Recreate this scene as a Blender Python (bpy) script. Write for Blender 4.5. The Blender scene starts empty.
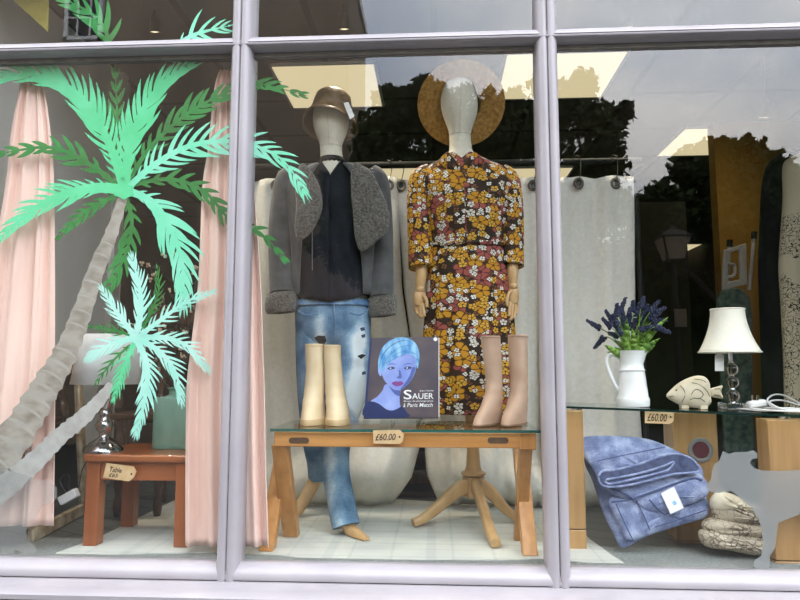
import bpy, bmesh, math, random
import numpy as np
from mathutils import Vector, Matrix
random.seed(7)
sc = bpy.context.scene
COL = sc.collection
PI = math.pi
# ---------------------------------------------------------------- camera, sky, exposure
F, PITCH, YAW, ROLL = 640.0, math.radians(6.08), math.radians(3.14), math.radians(0.05)
CAM = Vector((0, -2.05, 0.62))
cd = bpy.data.cameras.new('camera'); cam = bpy.data.objects.new('camera', cd); COL.objects.link(cam)
cd.sensor_width = 36; cd.lens = F / 800 * 36; cd.clip_start = 0.05; cd.clip_end = 200
cam.location = CAM
cam.rotation_euler = (Matrix.Rotation(YAW, 3, 'Z') @ Matrix.Rotation(PI/2 + PITCH, 3, 'X') @ Matrix.Rotation(ROLL, 3, 'Z')).to_euler()
sc.camera = cam
sc.view_settings.view_transform = 'Standard'; sc.view_settings.look = 'None'
sc.view_settings.exposure = 0.30; sc.view_settings.gamma = 1; sc.view_settings.use_curve_mapping = False
sc.cycles.transparent_max_bounces = 16; sc.cycles.max_bounces = 10; sc.cycles.diffuse_bounces = 5
sc.cycles.sample_clamp_indirect = 4; sc.cycles.use_adaptive_sampling = False; sc.cycles.sampling_pattern = 'TABULATED_SOBOL'
SKY = 3.9
w = bpy.data.worlds.new('overcast_sky'); sc.world = w; w.use_nodes = True
nt = w.node_tree; nt.nodes.clear()
def N(nt, t, **k):
    n = nt.nodes.new(t)
    for a, v in k.items(): setattr(n, a, v)
    return n
def ramp(nt, fac, stops):
    r = N(nt, 'ShaderNodeValToRGB'); e = r.color_ramp.elements
    while len(e) < len(stops): e.new(0.5)
    for i, (p, c) in enumerate(stops): e[i].position = p; e[i].color = (*c, 1)
    nt.links.new(fac, r.inputs[0]); return r.outputs[0]
tc = N(nt, 'ShaderNodeTexCoord'); mp = N(nt, 'ShaderNodeMapping'); mp.inputs['Scale'].default_value = (1, 1, 2.2)
mp.inputs['Location'].default_value = (0.3, 0.2, 0.1)
nz = N(nt, 'ShaderNodeTexNoise'); nz.inputs['Scale'].default_value = 2.6; nz.inputs['Detail'].default_value = 5; nz.inputs['Roughness'].default_value = 0.5
nt.links.new(tc.outputs['Generated'], mp.inputs[0]); nt.links.new(mp.outputs[0], nz.inputs[0])
skyc = ramp(nt, nz.outputs[0], [(0.36, (0.62, 0.72, 0.90)), (0.50, (0.86, 0.90, 0.97)), (0.64, (1.15, 1.13, 1.12))])
lobe = N(nt, 'ShaderNodeVectorMath', operation='DOT_PRODUCT'); nrmz = N(nt, 'ShaderNodeVectorMath', operation='NORMALIZE')
nt.links.new(tc.outputs['Generated'], nrmz.inputs[0]); nt.links.new(nrmz.outputs[0], lobe.inputs[0]); lobe.inputs[1].default_value = Vector((.28, -.62, .73)).normalized()
lf_ = N(nt, 'ShaderNodeMapRange'); lf_.interpolation_type = 'SMOOTHSTEP'; lf_.inputs[1].default_value = .80; lf_.inputs[2].default_value = .98; lf_.inputs[3].default_value = .92; lf_.inputs[4].default_value = 1.75
nt.links.new(lobe.outputs['Value'], lf_.inputs[0])
vs_ = N(nt, 'ShaderNodeVectorMath', operation='SCALE'); nt.links.new(skyc, vs_.inputs[0]); nt.links.new(lf_.outputs[0], vs_.inputs['Scale']); skyc = vs_.outputs[0]
bg = N(nt, 'ShaderNodeBackground'); bg.inputs[1].default_value = SKY
wo = N(nt, 'ShaderNodeOutputWorld'); nt.links.new(skyc, bg.inputs[0]); nt.links.new(bg.outputs[0], wo.inputs[0])

# ---------------------------------------------------------------- pixel -> place
RM = cam.rotation_euler.to_matrix()
def ray(px, py): return RM @ Vector(((px - 400) / F, (300 - py) / F, -1))
def W(px, py, Y):
    d = ray(px, py); return CAM + d * ((Y - CAM.y) / d.y)
def G(px, py, z):
    d = ray(px, py); return CAM + d * ((z - CAM.z) / d.z)
def pm(Y): return (Y - CAM.y) / F        # metres per pixel at that depth

# ---------------------------------------------------------------- materials
def mat(name, c1, c2=None, scale=8, rough=0.6, metal=0, bump=0, bscale=None, sheen=0, stretch=(1, 1, 1), coat=0, detail=3, lo=0.35, hi=0.65, spec=0.5):
    m = bpy.data.materials.new(name); m.use_nodes = True; nt = m.node_tree
    b = nt.nodes['Principled BSDF']
    b.inputs['Base Color'].default_value = (*c1, 1); b.inputs['Roughness'].default_value = rough; b.inputs['Metallic'].default_value = metal
    b.inputs['Sheen Weight'].default_value = sheen; b.inputs['Coat Weight'].default_value = coat; b.inputs['Specular IOR Level'].default_value = spec
    if c2 or bump:
        tc = N(nt, 'ShaderNodeTexCoord'); mp = N(nt, 'ShaderNodeMapping'); mp.inputs['Scale'].default_value = stretch
        nt.links.new(tc.outputs['Object'], mp.inputs[0])
    if c2:
        nz = N(nt, 'ShaderNodeTexNoise'); nz.inputs['Scale'].default_value = scale; nz.inputs['Detail'].default_value = detail
        nt.links.new(mp.outputs[0], nz.inputs[0])
        nt.links.new(ramp(nt, nz.outputs[0], [(lo, c1), (hi, c2)]), b.inputs['Base Color'])
    if bump:
        n2 = N(nt, 'ShaderNodeTexNoise'); n2.inputs['Scale'].default_value = bscale or scale; n2.inputs['Detail'].default_value = 4
        nt.links.new(mp.outputs[0], n2.inputs[0])
        bp = N(nt, 'ShaderNodeBump'); bp.inputs['Strength'].default_value = bump; bp.inputs['Distance'].default_value = 0.01
        nt.links.new(n2.outputs[0], bp.inputs['Height']); nt.links.new(bp.outputs[0], b.inputs['Normal'])
    return m
def srgb(r, g, b):
    f = lambda v: (v / 255 / 12.92) if v <= 10 else ((v / 255 + 0.055) / 1.055) ** 2.4
    return (f(r), f(g), f(b))
def sc_(c, k): return tuple(v * k for v in c)
def mth(nt, op, a, b=None, clamp=False):
    n = N(nt, 'ShaderNodeMath', operation=op); n.use_clamp = clamp
    for i, v in enumerate((a, b)):
        if v is None: continue
        if isinstance(v, (int, float)): n.inputs[i].default_value = v
        else: nt.links.new(v, n.inputs[i])
    return n.outputs[0]
def mixc(nt, f, a, b):
    n = N(nt, 'ShaderNodeMix', data_type='RGBA')
    if isinstance(f, (int, float)): n.inputs[0].default_value = f
    else: nt.links.new(f, n.inputs[0])
    for i, v in ((6, a), (7, b)):
        if isinstance(v, tuple): n.inputs[i].default_value = (*v, 1)
        else: nt.links.new(v, n.inputs[i])
    return n.outputs[2]
def emit(name, c, s):
    m = bpy.data.materials.new(name); m.use_nodes = True; nt = m.node_tree; nt.nodes.clear()
    e = N(nt, 'ShaderNodeEmission'); e.inputs[0].default_value = (*c, 1); e.inputs[1].default_value = s
    o = N(nt, 'ShaderNodeOutputMaterial'); nt.links.new(e.outputs[0], o.inputs[0]); return m
def glass_mat(name, tint, ior, rough=0.0):
    """a clear pane: the outward face reflects, the rest lets light through"""
    m = bpy.data.materials.new(name); m.use_nodes = True; nt = m.node_tree; nt.nodes.clear()
    t = N(nt, 'ShaderNodeBsdfTransparent'); t.inputs[0].default_value = (*tint, 1)
    g = N(nt, 'ShaderNodeBsdfGlossy'); g.inputs['Roughness'].default_value = rough
    fr = N(nt, 'ShaderNodeFresnel'); fr.inputs[0].default_value = ior
    ge = N(nt, 'ShaderNodeNewGeometry')
    f = mth(nt, 'MULTIPLY', fr.outputs[0], mth(nt, 'SUBTRACT', 1.0, ge.outputs['Backfacing']))
    mx = N(nt, 'ShaderNodeMixShader'); nt.links.new(f, mx.inputs[0]); nt.links.new(t.outputs[0], mx.inputs[1]); nt.links.new(g.outputs[0], mx.inputs[2])
    o = N(nt, 'ShaderNodeOutputMaterial'); nt.links.new(mx.outputs[0], o.inputs[0]); return m
def frosted_mat(name, c, alpha):
    m = bpy.data.materials.new(name); m.use_nodes = True; nt = m.node_tree; nt.nodes.clear()
    t = N(nt, 'ShaderNodeBsdfTransparent'); d = N(nt, 'ShaderNodeBsdfDiffuse'); d.inputs[0].default_value = (*c, 1)
    mx = N(nt, 'ShaderNodeMixShader'); mx.inputs[0].default_value = alpha
    nt.links.new(t.outputs[0], mx.inputs[1]); nt.links.new(d.outputs[0], mx.inputs[2])
    o = N(nt, 'ShaderNodeOutputMaterial'); nt.links.new(mx.outputs[0], o.inputs[0]); return m
def wood_mat(name, c1, c2, axis=2, scale=30, rough=0.4, coat=0.2):
    s = [1, 1, 1]; s[axis] = 0.07
    return mat(name, c1, c2, scale=scale, rough=rough, stretch=tuple(s), coat=coat, detail=5, lo=0.3, hi=0.7)
def flower_mat():
    m = bpy.data.materials.new('floral_print'); m.use_nodes = True; nt = m.node_tree; b = nt.nodes['Principled BSDF']
    b.inputs['Roughness'].default_value = 0.75; b.inputs['Specular IOR Level'].default_value = 0.25
    tc = N(nt, 'ShaderNodeTexCoord')
    nz = N(nt, 'ShaderNodeTexNoise'); nz.inputs['Scale'].default_value = 30; nt.links.new(tc.outputs['UV'], nz.inputs[0])
    wv = N(nt, 'ShaderNodeVectorMath', operation='SCALE'); nt.links.new(nz.outputs['Color'], wv.inputs[0]); wv.inputs['Scale'].default_value = 0.012
    ad = N(nt, 'ShaderNodeVectorMath', operation='ADD'); nt.links.new(tc.outputs['UV'], ad.inputs[0]); nt.links.new(wv.outputs[0], ad.inputs[1])
    col = (0.030, 0.016, 0.010)
    def layer(col, s, off, petals, R, thr, c, vein, seedk):
        o = N(nt, 'ShaderNodeVectorMath', operation='ADD'); nt.links.new(ad.outputs[0], o.inputs[0]); o.inputs[1].default_value = (*off, 0)
        v = N(nt, 'ShaderNodeTexVoronoi', voronoi_dimensions='2D'); v.inputs['Scale'].default_value = s; v.inputs['Randomness'].default_value = 0.75
        nt.links.new(o.outputs[0], v.inputs[0])
        l = N(nt, 'ShaderNodeVectorMath', operation='SUBTRACT'); nt.links.new(o.outputs[0], l.inputs[0]); nt.links.new(v.outputs['Position'], l.inputs[1])
        sp = N(nt, 'ShaderNodeSeparateXYZ'); nt.links.new(l.outputs[0], sp.inputs[0])
        cs = N(nt, 'ShaderNodeSeparateColor'); nt.links.new(v.outputs['Color'], cs.inputs[0])
        ang = mth(nt, 'ADD', mth(nt, 'ARCTAN2', sp.outputs[1], sp.outputs[0]), mth(nt, 'MULTIPLY', cs.outputs[1], 6.28))
        cosn = mth(nt, 'ABSOLUTE', mth(nt, 'COSINE', mth(nt, 'MULTIPLY', ang, petals / 2)))
        r = v.outputs['Distance']
        edge = mth(nt, 'MULTIPLY', R, mth(nt, 'ADD', 0.55, mth(nt, 'MULTIPLY', 0.45, mth(nt, 'POWER', cosn, 0.5))))
        pres = mth(nt, 'GREATER_THAN', cs.outputs[0], thr)
        msk = mth(nt, 'MULTIPLY', mth(nt, 'LESS_THAN', r, edge), pres)
        outl = mth(nt, 'MULTIPLY', mth(nt, 'LESS_THAN', r, mth(nt, 'ADD', edge, 0.07)), pres)
        col = mixc(nt, outl, col, vein)
        vn = mth(nt, 'LESS_THAN', cosn, 0.30)
        cen = mth(nt, 'LESS_THAN', r, R * 0.2)
        dark = mth(nt, 'MAXIMUM', vn, cen)
        return mixc(nt, msk, col, mixc(nt, dark, c, vein))
    blk = (0.006, 0.005, 0.006)
    col = layer(col, 40, (0.2, 0.6), 4, 0.40, 0.35, (0.17, 0.07, 0.03), blk, 1)
    col = layer(col, 15.5, (0.37, 0.1), 6, 0.52, 0.52, (0.30, 0.075, 0.06), (0.08, 0.02, 0.02), 1)
    col = layer(col, 31, (0.9, 0.33), 5, 0.40, 0.62, (0.62, 0.58, 0.50), blk, 1)
    col = layer(col, 17.5, (0.55, 0.81), 5, 0.48, 0.42, (0.50, 0.24, 0.015), (0.10, 0.04, 0.006), 1)
    col = layer(col, 30, (0.15, 0.44), 5, 0.40, 0.66, (0.60, 0.34, 0.04), blk, 1)
    col = layer(col, 43, (0.71, 0.03), 4, 0.36, 0.78, (0.75, 0.72, 0.66), blk, 1)
    nt.links.new(col, b.inputs['Base Color']); return m
def denim_mat(name, dark, mid, pale, scale, fades=()):
    m = bpy.data.materials.new(name); m.use_nodes = True; nt = m.node_tree; b = nt.nodes['Principled BSDF']
    b.inputs['Roughness'].default_value = 0.85; b.inputs['Specular IOR Level'].default_value = 0.2
    tc = N(nt, 'ShaderNodeTexCoord')
    n1 = N(nt, 'ShaderNodeTexNoise'); n1.inputs['Scale'].default_value = scale; n1.inputs['Detail'].default_value = 4; nt.links.new(tc.outputs['Object'], n1.inputs[0])
    n2 = N(nt, 'ShaderNodeTexNoise'); n2.inputs['Scale'].default_value = 220; nt.links.new(tc.outputs['Object'], n2.inputs[0])
    f = mth(nt, 'ADD', n1.outputs[0], mth(nt, 'MULTIPLY', mth(nt, 'SUBTRACT', n2.outputs[0], 0.5), 0.35))
    if fades:
        f = mth(nt, 'ADD', mth(nt, 'MULTIPLY', f, 0.45), 0.17); sp = N(nt, 'ShaderNodeSeparateXYZ'); nt.links.new(tc.outputs['Object'], sp.inputs[0])
        for xc, zc, rx, rz, k in fades:
            a = mth(nt, 'POWER', mth(nt, 'DIVIDE', mth(nt, 'SUBTRACT', sp.outputs[0], xc), rx), 2.0); c = mth(nt, 'POWER', mth(nt, 'DIVIDE', mth(nt, 'SUBTRACT', sp.outputs[2], zc), rz), 2.0)
            f = mth(nt, 'ADD', f, mth(nt, 'MULTIPLY', k, mth(nt, 'EXPONENT', mth(nt, 'MULTIPLY', -1.0, mth(nt, 'ADD', a, c)))))
    nt.links.new(ramp(nt, f, [(0.34, dark), (0.5, mid), (0.66, pale)]), b.inputs['Base Color'])
    bp = N(nt, 'ShaderNodeBump'); bp.inputs['Strength'].default_value = 0.3; bp.inputs['Distance'].default_value = 0.01
    nt.links.new(n1.outputs[0], bp.inputs['Height']); nt.links.new(bp.outputs[0], b.inputs['Normal']); return m
def python_mat():
    m = bpy.data.materials.new('snakeskin_cloth'); m.use_nodes = True; nt = m.node_tree; b = nt.nodes['Principled BSDF']
    b.inputs['Roughness'].default_value = 0.4
    tc = N(nt, 'ShaderNodeTexCoord')
    nz = N(nt, 'ShaderNodeTexNoise'); nz.inputs['Scale'].default_value = 26; nz.inputs['Detail'].default_value = 4; nt.links.new(tc.outputs['Object'], nz.inputs[0])
    v = N(nt, 'ShaderNodeTexVoronoi', feature='DISTANCE_TO_EDGE'); v.inputs['Scale'].default_value = 60; nt.links.new(tc.outputs['Object'], v.inputs[0])
    f = mth(nt, 'MULTIPLY', mth(nt, 'ADD', v.outputs[0], 0.12), mth(nt, 'MULTIPLY', nz.outputs[0], 7), True)
    nt.links.new(ramp(nt, f, [(0.35, (0.10, 0.06, 0.04)), (0.75, (0.50, 0.43, 0.32))]), b.inputs['Base Color']); return m
def twig_mat():
    m = bpy.data.materials.new('twig_print_cloth'); m.use_nodes = True; nt = m.node_tree; b = nt.nodes['Principled BSDF']; b.inputs['Roughness'].default_value = 0.7
    tc = N(nt, 'ShaderNodeTexCoord'); sp = N(nt, 'ShaderNodeSeparateXYZ'); nt.links.new(tc.outputs['Object'], sp.inputs[0])
    dn = N(nt, 'ShaderNodeTexNoise'); dn.inputs['Scale'].default_value = 30; nt.links.new(tc.outputs['Object'], dn.inputs[0])
    dv = N(nt, 'ShaderNodeVectorMath', operation='SCALE'); nt.links.new(dn.outputs['Color'], dv.inputs[0]); dv.inputs['Scale'].default_value = 0.06
    da = N(nt, 'ShaderNodeVectorMath', operation='ADD'); nt.links.new(tc.outputs['Object'], da.inputs[0]); nt.links.new(dv.outputs[0], da.inputs[1])
    v = N(nt, 'ShaderNodeTexVoronoi', feature='DISTANCE_TO_EDGE'); v.inputs['Scale'].default_value = 48; nt.links.new(da.outputs[0], v.inputs[0])
    n = N(nt, 'ShaderNodeTexNoise'); n.inputs['Scale'].default_value = 7; nt.links.new(tc.outputs['Object'], n.inputs[0])
    thin = mth(nt, 'LESS_THAN', v.outputs[0], 0.055)
    zone = mth(nt, 'MULTIPLY', mth(nt, 'LESS_THAN', sp.outputs[2], 1.30), mth(nt, 'GREATER_THAN', n.outputs[0], 0.42))
    low = mth(nt, 'LESS_THAN', sp.outputs[2], 0.66)
    f = mth(nt, 'MULTIPLY', thin, zone)
    nt.links.new(mixc(nt, f, (0.62, 0.58, 0.44), (0.03, 0.025, 0.02)), b.inputs['Base Color']); return m
def tile_mat(name, c1, c2, line, sx, sy, rot=0, rough=0.5, offset=0.5, mortar=0.03):
    m = bpy.data.materials.new(name); m.use_nodes = True; nt = m.node_tree; b = nt.nodes['Principled BSDF']; b.inputs['Roughness'].default_value = rough
    tc = N(nt, 'ShaderNodeTexCoord'); mp = N(nt, 'ShaderNodeMapping'); mp.inputs['Rotation'].default_value = (0, 0, rot); nt.links.new(tc.outputs['Object'], mp.inputs[0])
    br = N(nt, 'ShaderNodeTexBrick'); br.offset = offset; br.inputs['Scale'].default_value = 1; br.inputs['Brick Width'].default_value = sx; br.inputs['Row Height'].default_value = sy
    br.inputs['Mortar Size'].default_value = mortar * sy; br.inputs['Color1'].default_value = (*c1, 1); br.inputs['Color2'].default_value = (*c2, 1); br.inputs['Mortar'].default_value = (*line, 1)
    nt.links.new(mp.outputs[0], br.inputs[0]); nt.links.new(br.outputs[0], b.inputs['Base Color']); return m
def rug_mat():
    m = bpy.data.materials.new('checked_rug'); m.use_nodes = True; nt = m.node_tree; b = nt.nodes['Principled BSDF']; b.inputs['Roughness'].default_value = 0.95
    tc = N(nt, 'ShaderNodeTexCoord'); sp = N(nt, 'ShaderNodeSeparateXYZ'); nt.links.new(tc.outputs['Object'], sp.inputs[0])
    def stripes(x, per, wd, ph):
        f = mth(nt, 'FRACT', mth(nt, 'ADD', mth(nt, 'DIVIDE', x, per), ph)); return mth(nt, 'LESS_THAN', f, wd)
    s = None
    for x, per, wd, ph in ((sp.outputs[0], .34, .10, .1), (sp.outputs[0], .34, .03, .45), (sp.outputs[1], .16, .12, .3), (sp.outputs[1], .16, .05, .7), (sp.outputs[0], .34, .03, .85)):
        k = stripes(x, per, wd, ph); s = k if s is None else mth(nt, 'ADD', s, k)
    nz = N(nt, 'ShaderNodeTexNoise'); nz.inputs['Scale'].default_value = 160; nt.links.new(tc.outputs['Object'], nz.inputs[0])
    f = mth(nt, 'ADD', mth(nt, 'MULTIPLY', s, 0.33), mth(nt, 'MULTIPLY', nz.outputs[0], 0.25), True)
    nt.links.new(mixc(nt, f, (0.58, 0.58, 0.52), (0.40, 0.42, 0.40)), b.inputs['Base Color']); return m

M = {}
M['paint'] = mat('lavender_paint', (0.29, 0.27, 0.29), (0.325, 0.305, 0.325), 5, rough=0.32, bump=0.05, bscale=30)
M['dark_paint'] = mat('aubergine_paint', (0.02, 0.015, 0.03), rough=0.5)
M['groove'] = mat('groove_shade_paint', (0.08, 0.07, 0.09), rough=0.6)
M['glass'] = glass_mat('window_glass', (0.97, 0.98, 0.975), 1.80)
M['tglass'] = glass_mat('green_shelf_glass', (0.93, 0.975, 0.96), 1.52)
M['gedge'] = mat('glass_edge_green', (0.02, 0.10, 0.085), rough=0.15)
M['gedgedk'] = mat('dark_glass_edge', (0.006, 0.022, 0.02), rough=0.15)
M['notice'] = mat('greyed_paper', (0.16, 0.14, 0.125), rough=0.9)
M['slate'] = mat('slate_grey_ring', (0.19, 0.19, 0.18), rough=0.45)
M['bead'] = mat('putty_bead', (0.16, 0.15, 0.14), (0.22, 0.2, 0.17), 20, rough=0.6)
M['floor'] = tile_mat('grey_plank_floor', (0.085, 0.088, 0.083), (0.12, 0.122, 0.115), (0.012, 0.012, 0.012), 0.9, 0.11, rot=0.5, rough=0.45)
M['carpet'] = mat('grey_carpet', (0.17, 0.18, 0.17), (0.25, 0.26, 0.25), 90, rough=1)
M['rug'] = rug_mat()
M['ceiling'] = tile_mat('ceiling_tile', (0.105, 0.10, 0.09), (0.115, 0.11, 0.10), (0.05, 0.05, 0.045), 0.6, 0.6, rough=0.9, offset=0.0, mortar=0.03)
M['wallgrey'] = mat('grey_wall', (0.60, 0.59, 0.56), (0.66, 0.65, 0.62), 2, rough=0.8)
M['wallgrey2'] = mat('darker_grey_panel', (0.40, 0.39, 0.35), (0.44, 0.43, 0.39), 2, rough=0.8)
M['walldark'] = mat('dark_wall', (0.035, 0.032, 0.028), (0.045, 0.04, 0.035), 3, rough=0.9)
M['olive'] = mat('olive_panel', (0.020, 0.020, 0.015), (0.025, 0.025, 0.019), 3, rough=0.9, spec=0.1)
M['ochre'] = mat('ochre_wall', (0.34, 0.19, 0.025), (0.39, 0.22, 0.03), 3, rough=0.8)
M['brick'] = tile_mat('brown_brick', (0.24, 0.18, 0.13), (0.31, 0.235, 0.17), (0.36, 0.33, 0.28), 0.24, 0.08, rough=0.9)
M['white'] = mat('white_paint', (0.75, 0.75, 0.73), rough=0.4)
M['asphalt'] = mat('pavement_stone', (0.05, 0.05, 0.048), (0.075, 0.075, 0.07), 4, rough=0.9)
M['panel_on'] = emit('warm_light_panel', (1.0, 0.83, 0.50), 0.60)
M['bulb'] = emit('spot_bulb', (1.0, 0.86, 0.55), 1.3)
M['black'] = mat('black_metal', (0.012, 0.012, 0.013), rough=0.4)
M['bronze'] = mat('dark_bronze', (0.14, 0.115, 0.09), rough=0.4, metal=0.2)
M['chrome'] = mat('polished_chrome', (0.80, 0.80, 0.82), rough=0.08, metal=1)
M['silver'] = mat('dark_silver', (0.45, 0.45, 0.47), rough=0.12, metal=1)
M['cream'] = mat('cream_curtain_linen', (0.66, 0.64, 0.57), (0.72, 0.70, 0.63), 60, rough=0.9, bump=0.1, bscale=140, sheen=0.1)
M['pink'] = mat('pink_satin', (0.78, 0.53, 0.45), (0.84, 0.61, 0.53), 7, rough=0.42, sheen=0.2, bump=0.12, bscale=18, stretch=(1, 1, 0.25))
M['mint'] = mat('mint_paint', (0.065, 0.55, 0.24), (0.12, 0.64, 0.34), 7, rough=0.6)
M['mintpale'] = mat('pale_mint_paint', (0.15, 0.65, 0.41), (0.27, 0.71, 0.54), 8, rough=0.6)
M['aqua'] = mat('pale_aqua_paint', (0.31, 0.71, 0.59), (0.46, 0.77, 0.69), 9, rough=0.6)
M['green'] = mat('deep_green_paint', (0.001, 0.13, 0.010), (0.004, 0.22, 0.03), 9, rough=0.6)
M['bark'] = mat('taupe_trunk_paint', (0.21, 0.18, 0.15), (0.36, 0.33, 0.285), 16, rough=0.7, stretch=(1, 1, 1.6), lo=.3, hi=.6)
M['barkring'] = mat('trunk_ring_paint', (0.34, 0.32, 0.285), (0.39, 0.37, 0.33), 16, rough=0.7)
M['bark2'] = mat('pale_trunk_paint', (0.34, 0.33, 0.31), (0.44, 0.43, 0.41), 24, rough=0.7)
M['frost'] = frosted_mat('frosted_vinyl', (0.29, 0.295, 0.295), 0.76)
M['frost2'] = frosted_mat('thin_frosted_vinyl', (0.40, 0.40, 0.39), 0.34)
M['redwood'] = wood_mat('reddish_wood', (0.22, 0.06, 0.018), (0.36, 0.115, 0.038), 2, 22, 0.35, 0.3)
M['redwoodh'] = wood_mat('reddish_wood_top', (0.23, 0.065, 0.02), (0.38, 0.125, 0.042), 0, 22, 0.3, 0.4)
M['darkwood'] = wood_mat('dark_turned_wood', (0.05, 0.022, 0.013), (0.09, 0.038, 0.02), 2, 20, 0.3, 0.4)
M['oak'] = wood_mat('honey_oak', (0.42, 0.18, 0.045), (0.58, 0.29, 0.085), 2, 34, 0.4, 0.2)
M['oakh'] = wood_mat('honey_oak_rail', (0.42, 0.18, 0.045), (0.58, 0.28, 0.085), 0, 34, 0.4, 0.2)
M['oakpale'] = wood_mat('pale_oak', (0.34, 0.18, 0.06), (0.47, 0.275, 0.11), 2, 30, 0.45, 0.15)
M['beech'] = wood_mat('pale_beech', (0.48, 0.28, 0.11), (0.58, 0.37, 0.17), 2, 26, 0.4, 0.2)
M['handwood'] = mat('hand_wood', (0.52, 0.32, 0.14), (0.60, 0.39, 0.19), 30, rough=0.45)
M['slot'] = mat('routed_slot', (0.06, 0.03, 0.015), (0.10, 0.05, 0.02), 60, rough=0.7)
M['kraft'] = mat('kraft_card', (0.60, 0.40, 0.20), (0.67, 0.47, 0.26), 40, rough=0.8)
M['ink'] = mat('ink', (0.03, 0.02, 0.015), rough=0.6)
M['linen'] = mat('mannequin_linen', (0.60, 0.56, 0.45), (0.66, 0.62, 0.51), 90, rough=0.8, bump=0.08, bscale=200)
M['seam'] = mat('linen_seam', (0.38, 0.35, 0.27), rough=0.9)
M['hat'] = mat('bronze_satin_hat', (0.075, 0.042, 0.014), (0.16, 0.10, 0.04), 22, rough=0.4, bump=0.3, bscale=30)
M['straw'] = mat('ochre_straw', (0.27, 0.13, 0.025), (0.45, 0.25, 0.06), 70, rough=0.8, bump=0.4, bscale=120)
M['suede'] = mat('grey_suede', (0.05, 0.05, 0.053), (0.088, 0.088, 0.092), 14, rough=0.95, bump=0.2, bscale=25, sheen=0.3)
M['shearling'] = mat('grey_shearling', (0.065, 0.058, 0.05), (0.15, 0.138, 0.12), 110, rough=1, bump=0.9, bscale=120, sheen=0.4)
M['navy'] = mat('black_navy_jersey', (0.004, 0.005, 0.010), (0.009, 0.010, 0.018), 12, rough=0.8, bump=0.2, bscale=20, spec=0.2)
M['lace'] = mat('black_lace', (0.004, 0.004, 0.004), rough=0.8)
_j = lambda px, py, rx, ry, k: (W(px, py, .5).x, W(px, py, .5).z, rx * pm(.5), ry * pm(.5), k)
M['jeans'] = denim_mat('washed_denim', (0.055, 0.125, 0.22), (0.20, 0.32, 0.45), (0.64, 0.72, 0.75), 12, (_j(320, 345, 7, 32, .32), _j(358, 365, 9, 45, .36), _j(352, 400, 14, 22, .2), _j(334, 470, 8, 40, .22), _j(345, 515, 7, 12, .1)))
M['jeansdk'] = denim_mat('denim_waist', (0.05, 0.11, 0.20), (0.10, 0.20, 0.36), (0.24, 0.38, 0.53), 14)
M['denim'] = denim_mat('blue_denim', (0.12, 0.15, 0.27), (0.20, 0.24, 0.40), (0.34, 0.39, 0.56), 20)
M['denimdk'] = mat('denim_inside', (0.035, 0.045, 0.10), (0.06, 0.075, 0.15), 60, rough=0.9)
M['stitch'] = mat('dark_denim_stitch', (0.05, 0.07, 0.16), rough=0.9)
M['floral'] = flower_mat()
M['bootcream'] = mat('cream_leather', (0.62, 0.48, 0.29), (0.68, 0.55, 0.36), 14, rough=0.5, bump=0.15, bscale=18)
M['solecream'] = mat('cream_sole', (0.50, 0.36, 0.19), rough=0.6)
M['boottan'] = mat('tan_suede', (0.44, 0.29, 0.205), (0.53, 0.365, 0.265), 12, rough=0.6, bump=0.2, bscale=14)
M['soletan'] = mat('dark_tan_sole', (0.22, 0.13, 0.08), rough=0.6)
M['page'] = mat('book_page_edge', (0.80, 0.78, 0.72), rough=0.8)
M['cover'] = mat('plum_cover', (0.055, 0.045, 0.07), (0.10, 0.075, 0.08), 9, rough=0.35)
M['coverblue'] = mat('blue_cover', (0.015, 0.025, 0.10), rough=0.35)
M['skin'] = mat('blue_tinted_portrait_skin', (0.19, 0.26, 0.62), (0.31, 0.39, 0.72), 12, rough=0.35)
M['hairblue'] = mat('portrait_hair_blue', (0.05, 0.24, 0.55), (0.30, 0.55, 0.76), 60, rough=0.35, stretch=(1, 1, 0.35))
M['lip'] = mat('portrait_lips', (0.22, 0.055, 0.24), rough=0.35)
M['eyedk'] = mat('portrait_eye_ink', (0.03, 0.05, 0.16), rough=0.35)
M['blueshade'] = mat('portrait_nose_tone', (0.075, 0.11, 0.34), rough=0.35)
M['text'] = mat('white_lettering', (0.80, 0.80, 0.80), rough=0.5)
M['enamel'] = mat('white_enamel', (0.80, 0.81, 0.80), rough=0.18)
M['spike'] = mat('lavender_navy', (0.010, 0.014, 0.042), (0.03, 0.036, 0.085), 60, rough=0.8)
M['leaf'] = mat('fresh_leaf', (0.07, 0.17, 0.015), (0.17, 0.31, 0.04), 20, rough=0.5)
M['fishwood'] = mat('limewashed_wood', (0.50, 0.43, 0.29), (0.60, 0.53, 0.39), 22, rough=0.7, bump=0.15)
M['fishline'] = mat('carved_line', (0.12, 0.10, 0.08), rough=0.9)
M['shade'] = mat('cream_lampshade', (0.80, 0.77, 0.66), rough=0.85)
M['shadewhite'] = mat('white_drum_shade', (0.66, 0.66, 0.66), (0.70, 0.70, 0.70), 40, rough=0.85)
M['plastic'] = mat('white_plastic', (0.74, 0.74, 0.74), rough=0.35)
M['card'] = mat('white_card', (0.72, 0.72, 0.70), rough=0.7)
M['teal'] = mat('teal_glazed_ceramic', (0.10, 0.25, 0.19), (0.23, 0.43, 0.35), 7, rough=0.3, stretch=(1, 1, 0.4))
M['blossom'] = mat('cream_blossom', (0.62, 0.55, 0.40), (0.50, 0.34, 0.25), 30, rough=0.8)
M['twig'] = mat('dark_twig', (0.025, 0.018, 0.012), rough=0.8)
M['gilt'] = mat('worn_gilt', (0.30, 0.21, 0.11), (0.55, 0.46, 0.33), 22, rough=0.5, metal=0.1)
M['mirror'] = mat('mirror_glass', (0.62, 0.62, 0.62), rough=0.02, metal=1)
M['tealfloral'] = mat('teal_floral_cloth', (0.05, 0.11, 0.095), (0.16, 0.26, 0.21), 34, rough=0.8)
M['steel'] = mat('pale_grey_steel', (0.62, 0.62, 0.59), rough=0.5)
M['python'] = python_mat()
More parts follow.
